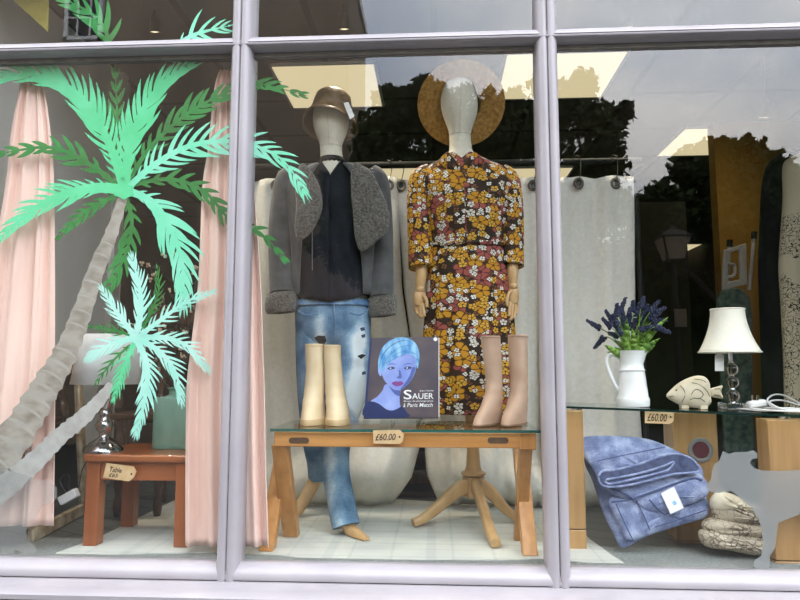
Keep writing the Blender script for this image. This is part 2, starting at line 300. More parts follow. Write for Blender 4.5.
M['ivory'] = mat('ivory_satin', (0.66, 0.58, 0.42), (0.72, 0.65, 0.50), 12, rough=0.4)
M['twigprint'] = twig_mat()
M['maroon'] = mat('maroon_felt', (0.10, 0.012, 0.02), rough=0.8)
M['yellow'] = mat('yellow_pennant_cloth', (0.50, 0.42, 0.10), rough=0.8)
M['treeleaf'] = mat('tree_leaf', (0.022, 0.035, 0.012), (0.05, 0.07, 0.02), 3, rough=0.7, spec=0.2)
M['treebark'] = mat('tree_bark', (0.03, 0.025, 0.02), (0.05, 0.04, 0.03), 12, rough=0.9)
M['lantern_glass'] = mat('milky_lantern_glass', (0.26, 0.21, 0.14), rough=0.5)
M['acrylic'] = glass_mat('clear_acrylic', (0.93, 0.95, 0.95), 1.5)
def crystal():
    m = bpy.data.materials.new('crystal'); m.use_nodes = True; b = m.node_tree.nodes['Principled BSDF']
    b.inputs['Transmission Weight'].default_value = 1; b.inputs['Roughness'].default_value = 0.0; b.inputs['IOR'].default_value = 1.5; return m
M['crystal'] = crystal()

# ---------------------------------------------------------------- mesh builder
def catmull(pts, n=6, closed=True):
    pts = [Vector(p) for p in pts]; out = []; L = len(pts)
    for i in range(L if closed else L - 1):
        g = (lambda k: pts[k % L]) if closed else (lambda k: pts[max(0, min(L - 1, k))])
        a, b, c, d = g(i - 1), g(i), g(i + 1), g(i + 2)
        for s in range(n):
            t = s / n
            out.append(0.5 * ((2 * b) + (c - a) * t + (2 * a - 5 * b + 4 * c - d) * t * t + (3 * b - a - 3 * c + d) * t ** 3))
    if not closed: out.append(pts[-1])
    return out
class MB:
    def __init__(s): s.v = []; s.f = []; s.uv = {}
    def add(s, vs, fs, uvs=None):
        o = len(s.v); s.v += [tuple(v) for v in vs]; s.f += [tuple(i + o for i in f) for f in fs]
        if uvs:
            for i, u in enumerate(uvs): s.uv[o + i] = u
        return s
    def box(s, a, b, R=None, c=None):
        a = Vector(a); b = Vector(b)
        vs = [Vector((x, y, z)) for x in (a.x, b.x) for y in (a.y, b.y) for z in (a.z, b.z)]
        if R is not None:
            c = Vector(c) if c is not None else (a + b) / 2
            vs = [R @ (v - c) + c for v in vs]
        return s.add(vs, [(0, 1, 3, 2), (4, 6, 7, 5), (0, 4, 5, 1), (2, 3, 7, 6), (0, 2, 6, 4), (1, 5, 7, 3)])
    def hexa(s, p):   # eight corners: bottom four then top four
        return s.add(p, [(3, 2, 1, 0), (4, 5, 6, 7), (0, 1, 5, 4), (1, 2, 6, 5), (2, 3, 7, 6), (3, 0, 4, 7)])
    def loft(s, rings, closed=True, caps=True, uvs=None):
        n = len(rings[0]); vs = [p for r in rings for p in r]; fs = []
        for i in range(len(rings) - 1):
            for j in range(n if closed else n - 1):
                k = (j + 1) % n
                fs.append((i * n + j, i * n + k, (i + 1) * n + k, (i + 1) * n + j))
        if caps and closed:
            fs.append(tuple(range(n - 1, -1, -1))); fs.append(tuple((len(rings) - 1) * n + j for j in range(n)))
        return s.add(vs, fs, uvs)
    def tube(s, path, rad, n=10, flat=1.0, up=None, caps=True):
        path = [Vector(p) for p in path]; L = len(path)
        if isinstance(rad, (int, float)): rad = [rad] * L
        rings = []; ref = Vector(up) if up else None
        for i, p in enumerate(path):
            t = (path[min(i + 1, L - 1)] - path[max(i - 1, 0)]).normalized()
            if ref is None: ref = Vector((0, 0, 1)) if abs(t.z) < 0.9 else Vector((0, 1, 0))
            a = (ref - t * ref.dot(t)).normalized(); b = t.cross(a)
            if up is None: ref = a
            rings.append([p + (a * math.cos(2 * PI * k / n) * flat + b * math.sin(2 * PI * k / n)) * rad[i] for k in range(n)])
        return s.loft(rings, caps=caps)
    def lathe(s, prof, o, n=28, R=None, sq=1.0, caps=True):
        o = Vector(o); rings = []
        for r, z in prof:
            ring = [Vector((r * math.cos(2 * PI * k / n), r * math.sin(2 * PI * k / n) * sq, z)) for k in range(n)]
            rings.append([(R @ p if R else p) + o for p in ring])
        return s.loft(rings, caps=caps)
    def prism(s, poly, off):
        n = len(poly); off = Vector(off); vs = [Vector(p) for p in poly] + [Vector(p) + off for p in poly]
        fs = [tuple(range(n)), tuple(range(2 * n - 1, n - 1, -1))] + [(i + n, (i + 1) % n + n, (i + 1) % n, i) for i in range(n)]
        return s.add(vs, fs)
    def ngon(s, pts): return s.add(pts, [tuple(range(len(pts)))])
    def grid(s, nu, nv, fn, uvf=None):
        vs = []; uv = []
        for j in range(nv + 1):
            for i in range(nu + 1):
                vs.append(fn(i / nu, j / nv)); uv.append(uvf(i / nu, j / nv) if uvf else (i / nu, j / nv))
        fs = [(j * (nu + 1) + i, j * (nu + 1) + i + 1, (j + 1) * (nu + 1) + i + 1, (j + 1) * (nu + 1) + i) for j in range(nv) for i in range(nu)]
        return s.add(vs, fs, uv)
    def ball(s, c, r, n=12, m=8, sq=(1, 1, 1)):
        c = Vector(c); rings = []
        for j in range(m + 1):
            a = PI * (j + 0.0) / m; rr = max(math.sin(a), 0.02) * r
            rings.append([c + Vector((rr * math.cos(2 * PI * k / n) * sq[0], rr * math.sin(2 * PI * k / n) * sq[1], -math.cos(a) * r * sq[2])) for k in range(n)])
        return s.loft(rings)
    def puff(s, poly, Y, th, rings=6, smooth=4, back=0.5, bump=0):
        """a soft pad with the outline poly (pixels) at depth Y"""
        pts = [(p.x, p.y) for p in catmull([(x, y, 0) for x, y in poly], smooth)]
        cx = sum(p[0] for p in pts) / len(pts); cy = sum(p[1] for p in pts) / len(pts)
        Yf = Y if callable(Y) else (lambda x, y: Y)
        def ring(t, sgn):
            h = th * math.sqrt(max(0, 1 - t * t))
            out = []
            for x, y in pts:
                qx, qy = cx + (x - cx) * t, cy + (y - cy) * t
                p = W(qx, qy, Yf(qx, qy)); p.y += -h if sgn > 0 else h * back
                if bump: p.y += bump * math.sin(qx * 0.9 + 2 * math.sin(qy * 0.5)) * math.sin(qy * 0.8) * (1 - t ** 4)
                out.append(p)
            return out
        R = [ring(max(0.02, math.sin(PI / 2 * i / rings)), 1) for i in range(rings + 1)]
        B = [ring(max(0.02, math.sin(PI / 2 * i / rings)), -1) for i in range(rings - 1, -1, -1)]
        return s.loft(R + B)
    def build(s, name, m, parent=None, smooth=True, bevel=0, solid=0, sub=0, offset=0):
        me = bpy.data.meshes.new(name); me.from_pydata(s.v, [], s.f); 
        if s.uv:
            l = me.uv_layers.new(name='UVMap'); vi = np.empty(len(me.loops), dtype=np.int32); me.loops.foreach_get('vertex_index', vi)
            arr = np.array([s.uv.get(i, (0, 0)) for i in range(len(s.v))], dtype=np.float32)[vi]; l.data.foreach_set('uv', arr.ravel())
        if not isinstance(m, (list, tuple)): m = [m]
        for x in m: me.materials.append(x)
        bm = bmesh.new(); bm.from_mesh(me); bmesh.ops.recalc_face_normals(bm, faces=bm.faces); bm.to_mesh(me); bm.free()
        o = bpy.data.objects.new(name, me); COL.objects.link(o)
        if smooth:
            me.polygons.foreach_set('use_smooth', [True] * len(me.polygons))
            try: me.set_sharp_from_angle(angle=math.radians(42))
            except Exception: pass
        if solid:
            d = o.modifiers.new('thickness', 'SOLIDIFY'); d.thickness = solid; d.offset = offset
        if bevel:
            b = o.modifiers.new('edge', 'BEVEL'); b.width = bevel; b.segments = 2; b.limit_method = 'ANGLE'; b.angle_limit = math.radians(40)
        if sub:
            d = o.modifiers.new('smooth', 'SUBSURF'); d.levels = sub; d.render_levels = sub
        if parent: attach(o, parent)
        return o
def attach(o, parent):
    o.parent = parent
    o.location = -parent.location if parent.parent is None else Vector((0, 0, 0))
def tag(o, label, cat, group=None, kind=None):
    o['label'] = label; o['category'] = cat
    if group: o['group'] = group
    if kind: o['kind'] = kind
    return o
def thing(name, loc, label, cat, group=None):
    o = bpy.data.objects.new(name, None); COL.objects.link(o); o.location = loc; o.empty_display_size = 0.05
    return tag(o, label, cat, group)
def struct(o): o['kind'] = 'structure'; return o
def text(name, s, o, right, up, h, m, parent, out=0.0006, width=None, shear=0, bold=0, align='LEFT'):
    c = bpy.data.curves.new(name, 'FONT'); c.body = s; c.size = 1; c.extrude = 0; c.shear = shear; c.offset = bold; c.align_x = align; c.resolution_u = 3
    t = bpy.data.objects.new('tmp', c); COL.objects.link(t); dg = bpy.context.evaluated_depsgraph_get()
    me = bpy.data.meshes.new_from_object(t.evaluated_get(dg)); bpy.data.objects.remove(t); bpy.data.curves.remove(c)
    xs = [v.co.x for v in me.vertices]; ys = [v.co.y for v in me.vertices]
    if not xs: return None
    sy = h / (max(ys) - min(ys)); sx = sy if width is None else width / (max(xs) - min(xs))
    right = Vector(right).normalized(); up = Vector(up).normalized(); nrm = right.cross(up); o = Vector(o)
    x0 = min(xs) if align == 'LEFT' else 0; y0 = min(ys)
    for v in me.vertices: v.co = o + right * ((v.co.x - x0) * sx) + up * ((v.co.y - y0) * sy) + nrm * out
    me.materials.clear(); me.materials.append(m); me.name = name
    ob = bpy.data.objects.new(name, me); COL.objects.link(ob)
    if parent: attach(ob, parent)
    return ob
def pxrings(rows, n=28, p=2.0):
    """rows (cx, y, half width px, half depth m, Y) -> rings around a body seen from the front"""
    R = []; U = []
    for cx, y, hw, dp, Y in rows:
        c = W(cx, y, Y); wd = hw * pm(Y); ring = []
        for k in range(n):
            a = 2 * PI * k / n; ca, sa = math.cos(a), math.sin(a); e = 2 / p
            ring.append(c + Vector((wd * math.copysign(abs(ca) ** e, ca), dp * math.copysign(abs(sa) ** e, sa), 0)))
            U.append(((a / (2 * PI)) * 6.28 * (wd + dp) / 2, c.z))
        R.append(ring)
    return R, U
def interp_rows(rows, k=4):
    return [tuple(v) for v in _cr(rows, k)]
def _cr(rows, k):
    A = [np.array(r, float) for r in rows]; out = []; L = len(A)
    for i in range(L - 1):
        a, b, c, d = A[max(i - 1, 0)], A[i], A[i + 1], A[min(i + 2, L - 1)]
        for s in range(k):
            t = s / k; out.append(0.5 * ((2 * b) + (c - a) * t + (2 * a - 5 * b + 4 * c - d) * t * t + (3 * b - a - 3 * c + d) * t ** 3))
    out.append(A[-1]); return out
def pxtube(mb, rows, n=14, k=4, flat=1.0, caps=True):
    """rows (x, y, radius px, Y)"""
    rr = _cr(rows, k); return mb.tube([W(r[0], r[1], r[3]) for r in rr], [r[2] * pm(r[3]) for r in rr], n, flat, caps=caps)
def smooth_box(a, b, name, m, parent, bevel=0.003): return MB().box(a, b).build(name, m, parent, bevel=bevel)
# ================================================================ STRUCTURE
XL = W(240.5, 60, 0).x; XR = W(549.2, 60, 0).x
XL = (XL + W(224.6, 565, 0).x) / 2; XR = (XR + W(558.8, 565, 0).x) / 2
ZT = (W(228, 42.7, 0).z + W(600, 31.8, 0).z) / 2; ZB = (W(240, 582, 0).z + W(600, 589, 0).z) / 2
GY = 0.055                                   # the glass
DY = GY + 0.012                              # painted decals on its inner side
ZG = W(400, 564, GY).z
PITCHX = XR - XL; X0 = XL - PITCHX; X1 = XR + PITCHX; ZTOP = 2.26
def extr_x(prof, xa, xb, name, m, bevel=0):
    return MB().prism([(xa, y, z) for y, z in prof], (xb - xa, 0, 0)).build(name, m)
def extr_z(prof, za, zb, name, m): return MB().prism([(x, y, za) for x, y in prof], (0, 0, zb - za)).build(name, m)
half = [(0.0, 0.014), (0.0015, 0.003), (0.006, -0.001), (0.013, -0.003), (0.022, 0.0), (0.030, 0.008), (0.034, 0.018), (0.036, 0.04), (0.036, 0.09)]
k = 1
for xg in (X0, XL, XR, X1):
    prof = [(xg - a, b) for a, b in reversed(half)] + [(xg + a, b) for a, b in half[1:]]
    o = struct(extr_z(prof, ZB, ZTOP, 'trim_%d' % k, M['paint'])); k += 1
tr = [(.09, .024), (.014, .0225), (.003, .0065), (.001, .002), (.014, .0005), (.014, -.001), (.001, -.002), (-.003, -.006), (-.002, -.010), (.004, -.0135), (.015, -.0165), (.09, -.021)]
bt = [(.14, ZG - .001), (.06, ZG), (.04, ZG + .002), (.022, ZG - .004), (.006, ZG - .018), (.0, ZB + .012), (.002, ZB + .004), (.012, ZB + .001), (.006, ZB), (-.06, ZB - .003), (-.105, ZB - .006), (-.112, ZB - .012), (-.112, ZB - .026), (-.104, ZB - .032), (-.02, ZB - .036), (.14, ZB - .036)]
tp = [(.09, .03), (-.01, .03), (-.012, -.01), (.0, -.02), (.03, -.028), (.09, -.03)]
edges = [(X0 - .04, XL), (XL, XR), (XR, X1 + .04)]
for xa, xb in edges:
    struct(extr_x([(y, z + ZT) for y, z in tr], xa, xb, 'trim_%d' % k, M['paint'])); k += 1
struct(extr_x(bt, X0 - .04, X1 + .04, 'trim_%d' % k, M['paint'])); k += 1
struct(extr_x([(y, z + ZTOP) for y, z in tp], X0 - .04, X1 + .04, 'trim_%d' % k, M['paint'])); k += 1
pk = 1
for xa, xb in ((X0, XL), (XL, XR), (XR, X1)):
    for za, zb in ((ZG - .004, ZT - .014), (ZT + .016, ZTOP)):
        wroot = MB().box((xa + .028, GY, za), (xb - .028, GY + .006, zb)).build('window_%d' % pk, M['glass'], smooth=False); struct(wroot); pk += 1
    b = MB()
    for z0, z1 in ((ZT - .034, ZT - .0195),):
        b.box((xa + .03, GY - .012, z0), (xb - .03, GY - .001, z1))
    struct(b.build('trim_%d' % k, M['bead'])); k += 1
struct(MB().box((X0 - 3, .0, -.95), (X1 + 3, .14, ZB - .034)).build('wall_front', M['dark_paint'], smooth=False))
struct(MB().box((X0 - 3, -.01, ZTOP + .025), (X1 + 3, .14, 4.2)).build('wall_fascia', M['dark_paint'], smooth=False))
struct(MB().box((X0 - 3, -.01, ZB - .034), (X0 - .03, .14, ZTOP + .025)).build('wall_pier_left', M['paint'], smooth=False))
struct(MB().box((X1 + .03, -.01, ZB - .034), (X1 + 3, .14, ZTOP + .025)).build('wall_pier_right', M['paint'], smooth=False))
CZ = 2.30
struct(MB().box((-3.2, .14, -.08), (3.6, 9.5, 0)).build('floor', M['floor'], smooth=False))
struct(MB().box((-3.2, .10, CZ), (3.6, 9.5, CZ + .08)).build('ceiling', M['ceiling'], smooth=False))
struct(MB().box((-3.3, .10, 0), (-3.2, 9.5, CZ)).build('wall_left', M['walldark'], smooth=False))
struct(MB().box((3.6, .10, 0), (3.7, 9.5, CZ)).build('wall_right', M['walldark'], smooth=False))
struct(MB().box((-3.2, 9.5, 0), (3.6, 9.6, CZ)).build('wall_back', M['walldark'], smooth=False))
struct(MB().box((-3.2, .005, -.16), (3.6, .14, -.09)).build('trim_%d' % k, M['dark_paint'], smooth=False)); k += 1
# grey side wall and partition behind the pink curtains
struct(MB().box((-1.86, .14, 0), (-1.80, 1.5, CZ)).build('wall_side', M['wallgrey'], smooth=False))
xa, xb = -1.80, W(112, 300, 1.35).x; zm = W(80, 282, 1.35).z
struct(MB().box((xa, 1.35, zm), (xb, 1.42, CZ)).build('wall_partition', M['wallgrey'], smooth=False))
struct(MB().box((xa, 1.35, 0), (xb, 1.42, zm)).build('wall_partition_lower', M['wallgrey2'], smooth=False))
# ochre wall, olive door-height panel
xo = W(720, 250, 2.3).x
struct(MB().box((xo, 2.3, 0), (3.6, 2.4, CZ)).build('wall_ochre', M['ochre'], smooth=False))
xa, xb = W(639, 300, 2.0).x, W(690, 300, 2.0).x
struct(MB().box((xa, 2.0, 0), (xb, 2.05, W(660, 202, 2.0).z)).build('wall_olive_panel', M['olive'], smooth=False))
# carpet strip in front of the rug
struct(MB().box((-1.8, .075, -.001), (1.55, .30, .002)).build('floor_carpet', M['carpet'], smooth=False))
# outside: pavement and road
struct(MB().box((-40, -60, -1.05), (40, .0, -.95)).build('ground', M['asphalt'], smooth=False))

# ---------------------------------------------------------------- ceiling lights
def panel(px, py, xl=None, xr=None, w=.6, lab=''):
    p = G(px, py, CZ - .012)
    t = thing('ceiling_light_panel', (p.x + w/2, p.y + .3, CZ - .02), lab, 'ceiling light', 'square ceiling light panels')
    fr = MB()
    a, b = p.x, p.x + w; c, d = p.y, p.y + .6
    for q in (((a, c), (b, c + .015)), ((a, d - .015), (b, d)), ((a, c), (a + .015, d)), ((b - .015, c), (b, d))):
        fr.box((q[0][0], q[0][1], CZ - .016), (q[1][0], q[1][1], CZ - .001))
    fr.build('frame', M['white'], t)
    MB().box((a + .014, c + .014, CZ - .014), (b - .014, d - .014, CZ - .002)).build('diffuser', M['panel_on'], t, smooth=False)
panel(268, 65, lab='square cream ceiling light panel above the bronze bucket hat')
panel(505, 53, lab='square cream ceiling light panel above the straw hat, cut by the window post', w=.66)
panel(684, 128, w=.55, lab='square cream ceiling light panel over the dark olive wall panel')
panel(684, 244, w=.6, lab='small distant ceiling light panel low beside the ochre wall')
panel(365, 168, w=.62, lab='far ceiling light panel seen between the two mannequins above the curtain')
panel(500, 168, w=.62, lab='far ceiling light panel seen above the curtain beside the dress shoulder')
def spot(px, py, Y, lab, aim=None, watt=42, ang=80):
    c = W(px, py, Y); s = pm(Y)
    t = thing('ceiling_spotlight', (c.x, c.y, CZ), lab, 'spotlight', 'small ceiling spotlights')
    tilt = Matrix.Rotation(math.radians(18), 3, 'X')
    MB().tube([(c.x, c.y, CZ), c + Vector((0, 0, 7 * s))], 1.2 * s, 8).build('rod', M['bronze'], t)
    MB().lathe([(1.5 * s, 8.5 * s), (3.2 * s, 6.5 * s), (4.2 * s, 1 * s), (5.6 * s, -7 * s), (6.0 * s, -9.5 * s), (5.2 * s, -9.5 * s), (4.6 * s, -7 * s)], c, 20, R=tilt).build('housing', M['bronze'], t)
    MB().lathe([(4.8 * s, -8.6 * s), (2 * s, -9.4 * s), (.2 * s, -9.6 * s)], c, 18, R=tilt).build('bulb', M['bulb'], t)
    if aim:
        l = bpy.data.lights.new('spot_light', 'SPOT'); l.energy = watt; l.color = (1, .86, .66); l.spot_size = math.radians(ang); l.spot_blend = .7; l.shadow_soft_size = .03
        lo = bpy.data.objects.new('spot_light', l); COL.objects.link(lo); p0 = c + Vector((0, 0, -13 * s)); lo.rotation_euler = (Vector(aim) - p0).to_track_quat('-Z', 'Y').to_euler(); attach(lo, t); lo.location = p0 - t.location
spot(154, 23, .75, 'small bronze ceiling spotlight behind the upper pane over the palm', (-.85, .5, .5))
spot(344, 20, .75, 'small bronze ceiling spotlight above the bucket hat mannequin', (-.1, .75, .6))
spot(629, 18, .95, 'small ceiling spotlight behind the upper pane above the white jug', (.55, .6, .4))
spot(766, 108, 1.35, 'added small ceiling spotlight brightening the ochre wall', (1.3, 2.4, 1.2), 6.5, 140)  # added lamp, put in to brighten the dark ochre wall
# yellow pennant behind the upper pane
pp = [W(13, 0, .30), W(48, 32, .30), W(49, -34, .30), W(-22, -34, .30)]
o = MB().prism(pp, (0, .004, 0)).build('hanging_pennant', M['yellow'], smooth=False); o2 = MB().tube([pp[3] + Vector((-.02, 0, .0)), pp[2] + Vector((.02, 0, .0))], .006).build('hanging_rod', M['bronze'])
tag(o, 'yellow pointed pennant hanging behind the upper pane over the palm', 'pennant'); o2.parent = o

# ================================================================ OUTSIDE, seen as reflections
def MW(px, py, V):
    """a point across the street, found through its mirror image V metres behind the glass"""
    p = W(px, py, GY + V); p.y = GY - V; return p
def leaf_cloud(name, blobs, V, n, size, parent=None, seed=1, zmin=-.9):
    rg = np.random.default_rng(seed); P = []
    area = np.array([b[2] ** 2 for b in blobs], float); area /= area.sum()
    for (px, py, r), a in zip(blobs, area):
        c = MW(px, py, V); R = r * pm(GY + V); k = int(n * a)
        d = rg.normal(size=(k, 3)); d /= np.linalg.norm(d, axis=1)[:, None]
        rad = R * (rg.random(k) ** 0.45) * (0.86 + 0.2 * np.sin(d[:, 0] * 7 + px) * np.cos(d[:, 2] * 9 + py))
        P.append(np.array(c) + d * rad[:, None])
    P = np.concatenate(P); P = P[P[:, 2] > zmin]; k = len(P)
    u = rg.normal(size=(k, 3)); u /= np.linalg.norm(u, axis=1)[:, None]; v = rg.normal(size=(k, 3)); v -= u * (u * v).sum(1)[:, None]; v /= np.linalg.norm(v, axis=1)[:, None]
    s = size * (0.6 + 0.8 * rg.random(k))[:, None]
    V4 = np.stack([P - u * s, P + v * s * .55, P + u * s, P - v * s * .55], 1).reshape(-1, 3)
    me = bpy.data.meshes.new(name); me.from_pydata([], [], [])
    me.vertices.add(4 * k); me.vertices.foreach_set('co', V4.astype(np.float32).ravel()); me.loops.add(4 * k); me.polygons.add(k)
    me.loops.foreach_set('vertex_index', np.arange(4 * k, dtype=np.int32)); me.polygons.foreach_set('loop_start', np.arange(0, 4 * k, 4, dtype=np.int32))
    me.update(calc_edges=True); me.validate(); me.materials.append(M['treeleaf'])
    o = bpy.data.objects.new(name, me); COL.objects.link(o)
    if parent: attach(o, parent)
    return o
def tree(blobs, V, n, size, lab, tx, seed):
    b = MW(tx, 300, V); base = Vector((b.x, b.y, -.95))
    t = thing('street_tree', base, lab, 'tree', 'trees across the street')
    leaf_cloud('foliage', blobs, V, n, size, t, seed)
    mb = MB(); top = MW(tx, blobs[0][1], V)
    mb.tube([base, base + (top - base) * .5 + Vector((.15, 0, 0)), top], [.22, .17, .06], 12)
    for px, py, r in blobs[::2]:
        c = MW(px, py, V); s = base + (top - base) * .45; mb.tube([s, (s + c) / 2 + Vector((0, 0, .25)), c], [.1, .07, .03], 8)
    mb.build('trunk', M['treebark'], t)
A = [(485, 150, 60), (400, 118, 36), (425, 105, 28), (380, 140, 36), (450, 130, 40), (500, 120, 28), (530, 128, 34), (565, 110, 34), (600, 125, 30), (600, 165, 32), (355, 190, 44), (420, 190, 55), (550, 190, 60), (600, 205, 34), (360, 240, 55), (450, 245, 70), (540, 250, 70), (466, 92, 12), (489, 96, 10), (385, 98, 14), (426, 84, 12), (404, 95, 12), (545, 84, 18), (585, 84, 18), (505, 104, 14), (625, 112, 12), (440, 100, 18), (515, 100, 14)]
tree(A, 9.5, 42000, .075, 'broad leafy tree whose reflection spreads behind both mannequins', 470, 3)
B = [(735, 190, 46), (690, 170, 24), (715, 155, 22), (745, 158, 24), (770, 172, 24), (660, 205, 26), (680, 225, 36), (730, 235, 46), (790, 190, 24), (785, 235, 40), (650, 250, 34), (640, 215, 20), (700, 152, 10), (730, 146, 9)]
tree(B, 12, 26000, .09, 'rounder leafy tree reflected over the ochre wall', 735, 5)
h0 = MW(325, 300, 15.6); h1 = MW(930, 300, 15.6)
hd = thing('boundary_hedge', ((h0.x + h1.x) / 2, h0.y, -.95), 'long dark hedge reflected low behind the trees', 'hedge')
MB().box((h0.x, h0.y - .9, -.95), (h1.x + 16, h0.y + .2, 4.0)).build('core', M['treeleaf'], hd, smooth=False)  # unseen far end of the core is added to block low sky light
leaf_cloud('foliage', [(x, y, 40) for x in range(372, 960, 30) for y in (215, 245, 280, 320)], 15.4, 16000, .1, hd, 9)
# terrace across the street, with white sash windows
e0 = MW(349, 40, 11); yb = e0.y
bd = thing('terrace_building', (e0.x - 5, yb, -.95), 'brown brick terrace across the street with white sash windows', 'building')
MB().box((e0.x - 26, yb - 3.2, -.95), (e0.x, yb, 9.4)).build('wall', M['brick'], bd, smooth=False)  # wall lengthened beyond its visible stretch to cut light from the low sky
MB().box((e0.x - 26.1, yb - 3.3, 9.4), (e0.x + .06, yb + .12, 9.65)).build('cornice', M['white'], bd)
def sash(xa, xb, za, zb, ncol, nrow):
    f = MB(); t = .06; y = yb
    f.box((xa, y, za), (xa + .09, y + .08, zb)).box((xb - .09, y, za), (xb, y + .08, zb)).box((xa, y, za), (xb, y + .08, za + .08)).box((xa, y, zb - .08), (xb, y + .08, zb))
    for i in range(1, ncol): x = xa + (xb - xa) * i / ncol; f.box((x - .018, y, za), (x + .018, y + .05, zb))
    for i in range(1, nrow): z = za + (zb - za) * i / nrow; f.box((xa, y, z - .02), (xb, y + .05, z + .02))
    w_ = f.build('sash_window', M['white'], bd)
    g = MB().box((xa + .05, y + .005, za + .05), (xb - .05, y + .02, zb - .05)).build('pane', M['black'], bd, smooth=False); attach(g, w_)
wa, wb = MW(66, 20, 11).x, MW(104, 20, 11).x; zb_ = MW(85, 41, 11).z
if wa > wb: wa, wb = wb, wa
sash(wa, wb, zb_, zb_ + 2.1, 3, 4)
# street lantern
V = 4.7; c = MW(673, 246, V); s = pm(GY + V)
ln = thing('street_lantern', (c.x, c.y, -.95), 'four-sided street lantern on a dark post, reflected in the big pane', 'street lantern')
def sqr(r, z): return [c + Vector((sx * r, sy * r, z)) for sx, sy in ((-1, -1), (1, -1), (1, 1), (-1, 1))]
MB().loft([sqr(8 * s, -15 * s), sqr(14 * s, 8 * s)]).build('lamp_glass', M['lantern_glass'], ln, smooth=False)
fr = MB()
for i in range(4): fr.tube([sqr(8.2 * s, -15 * s)[i], sqr(14.2 * s, 8 * s)[i]], 1.1 * s, 6)
for r, z in ((8.2, -15), (14.3, 8)):
    q = sqr(r * s, z * s)
    for i in range(4): fr.tube([q[i], q[(i + 1) % 4]], 1.1 * s, 6)
fr.loft([sqr(15.5 * s, 8 * s), sqr(6 * s, 15 * s), sqr(3 * s, 17 * s), sqr(1 * s, 21 * s)])
fr.build('frame', M['lace'], ln)
MB().tube([(c.x, c.y, -.95), (c.x, c.y, -.4), (c.x, c.y, c.z - 15 * s)], [.06, .035, .025], 10).build('post', M['lace'], ln)
# ================================================================ PAINTED PALMS AND FROSTED DECALS ON THE GLASS
PANES = [(xa + .030, xb - .030, za, zb) for xa, xb in ((X0, XL), (XL, XR), (XR, X1)) for za, zb in ((ZG, ZT - .030), (ZT + .015, ZTOP - .03))]
def clip_build(mb, name, m, parent):
    """keep only what lies on a pane: paint stops at the window posts"""
    res = None
    for xa, xb, za, zb in PANES:
        out = MB()
        for f in mb.f:
            pl = [Vector(mb.v[i]) for i in f]
            for n_, d in ((Vector((1, 0, 0)), xa), (Vector((-1, 0, 0)), -xb), (Vector((0, 0, 1)), za), (Vector((0, 0, -1)), -zb)):
                q = []
                for i in range(len(pl)):
                    a, b = pl[i], pl[(i + 1) % len(pl)]; da, db = n_.dot(a) - d, n_.dot(b) - d
                    if da >= 0: q.append(a)
                    if da * db < 0: q.append(a + (b - a) * (da / (da - db)))
                pl = q
                if len(pl) < 3: break
            if len(pl) >= 3: out.ngon(pl)
        if out.f: res = out.build(name, m, parent, smooth=False)
    return res
def frond(spine, L, lay, wspine=3.0, gap=4.2, fwd=42, curve=.10, seed=0, thick=1.0, droop=0):
    """one feather-shaped painted frond; spine in pixels from the crown outwards"""
    rg = random.Random(seed); mb = MB(); Yd = DY + lay * .0012; Yl = [Yd + .00005 + seed * .000002]
    pts = [(p.x, p.y) for p in catmull([(x, y, 0) for x, y in spine], 14, False)]
    d = [0]
    for i in range(1, len(pts)): d.append(d[-1] + math.dist(pts[i], pts[i - 1]))
    T = d[-1]
    def at(s):
        for i in range(1, len(pts)):
            if d[i] >= s:
                t = (s - d[i - 1]) / max(1e-6, d[i] - d[i - 1]); a, b = pts[i - 1], pts[i]
                return (a[0] + (b[0] - a[0]) * t, a[1] + (b[1] - a[1]) * t), math.atan2(b[1] - a[1], b[0] - a[0])
        return pts[-1], math.atan2(pts[-1][1] - pts[-2][1], pts[-1][0] - pts[-2][0])
    n = 16; l = []; r = []
    for i in range(n + 1):
        (x, y), a = at(T * i / n); h = wspine * (1 - (i / n) ** 1.6) * .5 + .25
        l.append(W(x - math.sin(a) * h, y + math.cos(a) * h, Yd)); r.append(W(x + math.sin(a) * h, y - math.cos(a) * h, Yd))
    for i in range(n): mb.add([l[i], l[i + 1], r[i + 1], r[i]], [(0, 1, 2, 3)])
    s = T * .08
    while s < T:
        t = s / T; prof = (min(1, t * 3.2) ** .7) * (1 - .62 * t ** 2.2)
        for sg in (-1, 1):
            (x, y), a = at(min(T, s + rg.uniform(-.8, .8)))
            ln = L * prof * rg.uniform(.75, 1.15); th = math.radians(fwd * (1 - .45 * t)) * rg.uniform(.85, 1.12); wd = thick * (.85 + ln * .055)
            e = []
            for k in range(6):
                u = k / 5; ang = a + sg * (th - curve * u * 1.2)
                x2 = x + math.cos(ang) * ln * u; y2 = y + math.sin(ang) * ln * u + droop * u * u * ln
                h = wd * (1 - u) ** .75 * (.75 + .6 * u); e.append((x2, y2, ang, h))
            Yl[0] += .000012
            for k in range(5):
                q = []
                for (xx, yy, an, h), sd in ((e[k], 1), (e[k + 1], 1), (e[k + 1], -1), (e[k], -1)):
                    q.append(W(xx - sd * math.sin(an) * h, yy + sd * math.cos(an) * h, Yl[0]))
                mb.add(q, [(0, 1, 2, 3)])
        s += gap * rg.uniform(.8, 1.2)
    (x, y), a = at(T)
    mb.ngon([W(x - math.sin(a) * 1, y + math.cos(a) * 1, Yd), W(x + math.cos(a) * L * .35, y + math.sin(a) * L * .35, Yd), W(x + math.sin(a) * 1, y - math.cos(a) * 1, Yd)])
    return mb
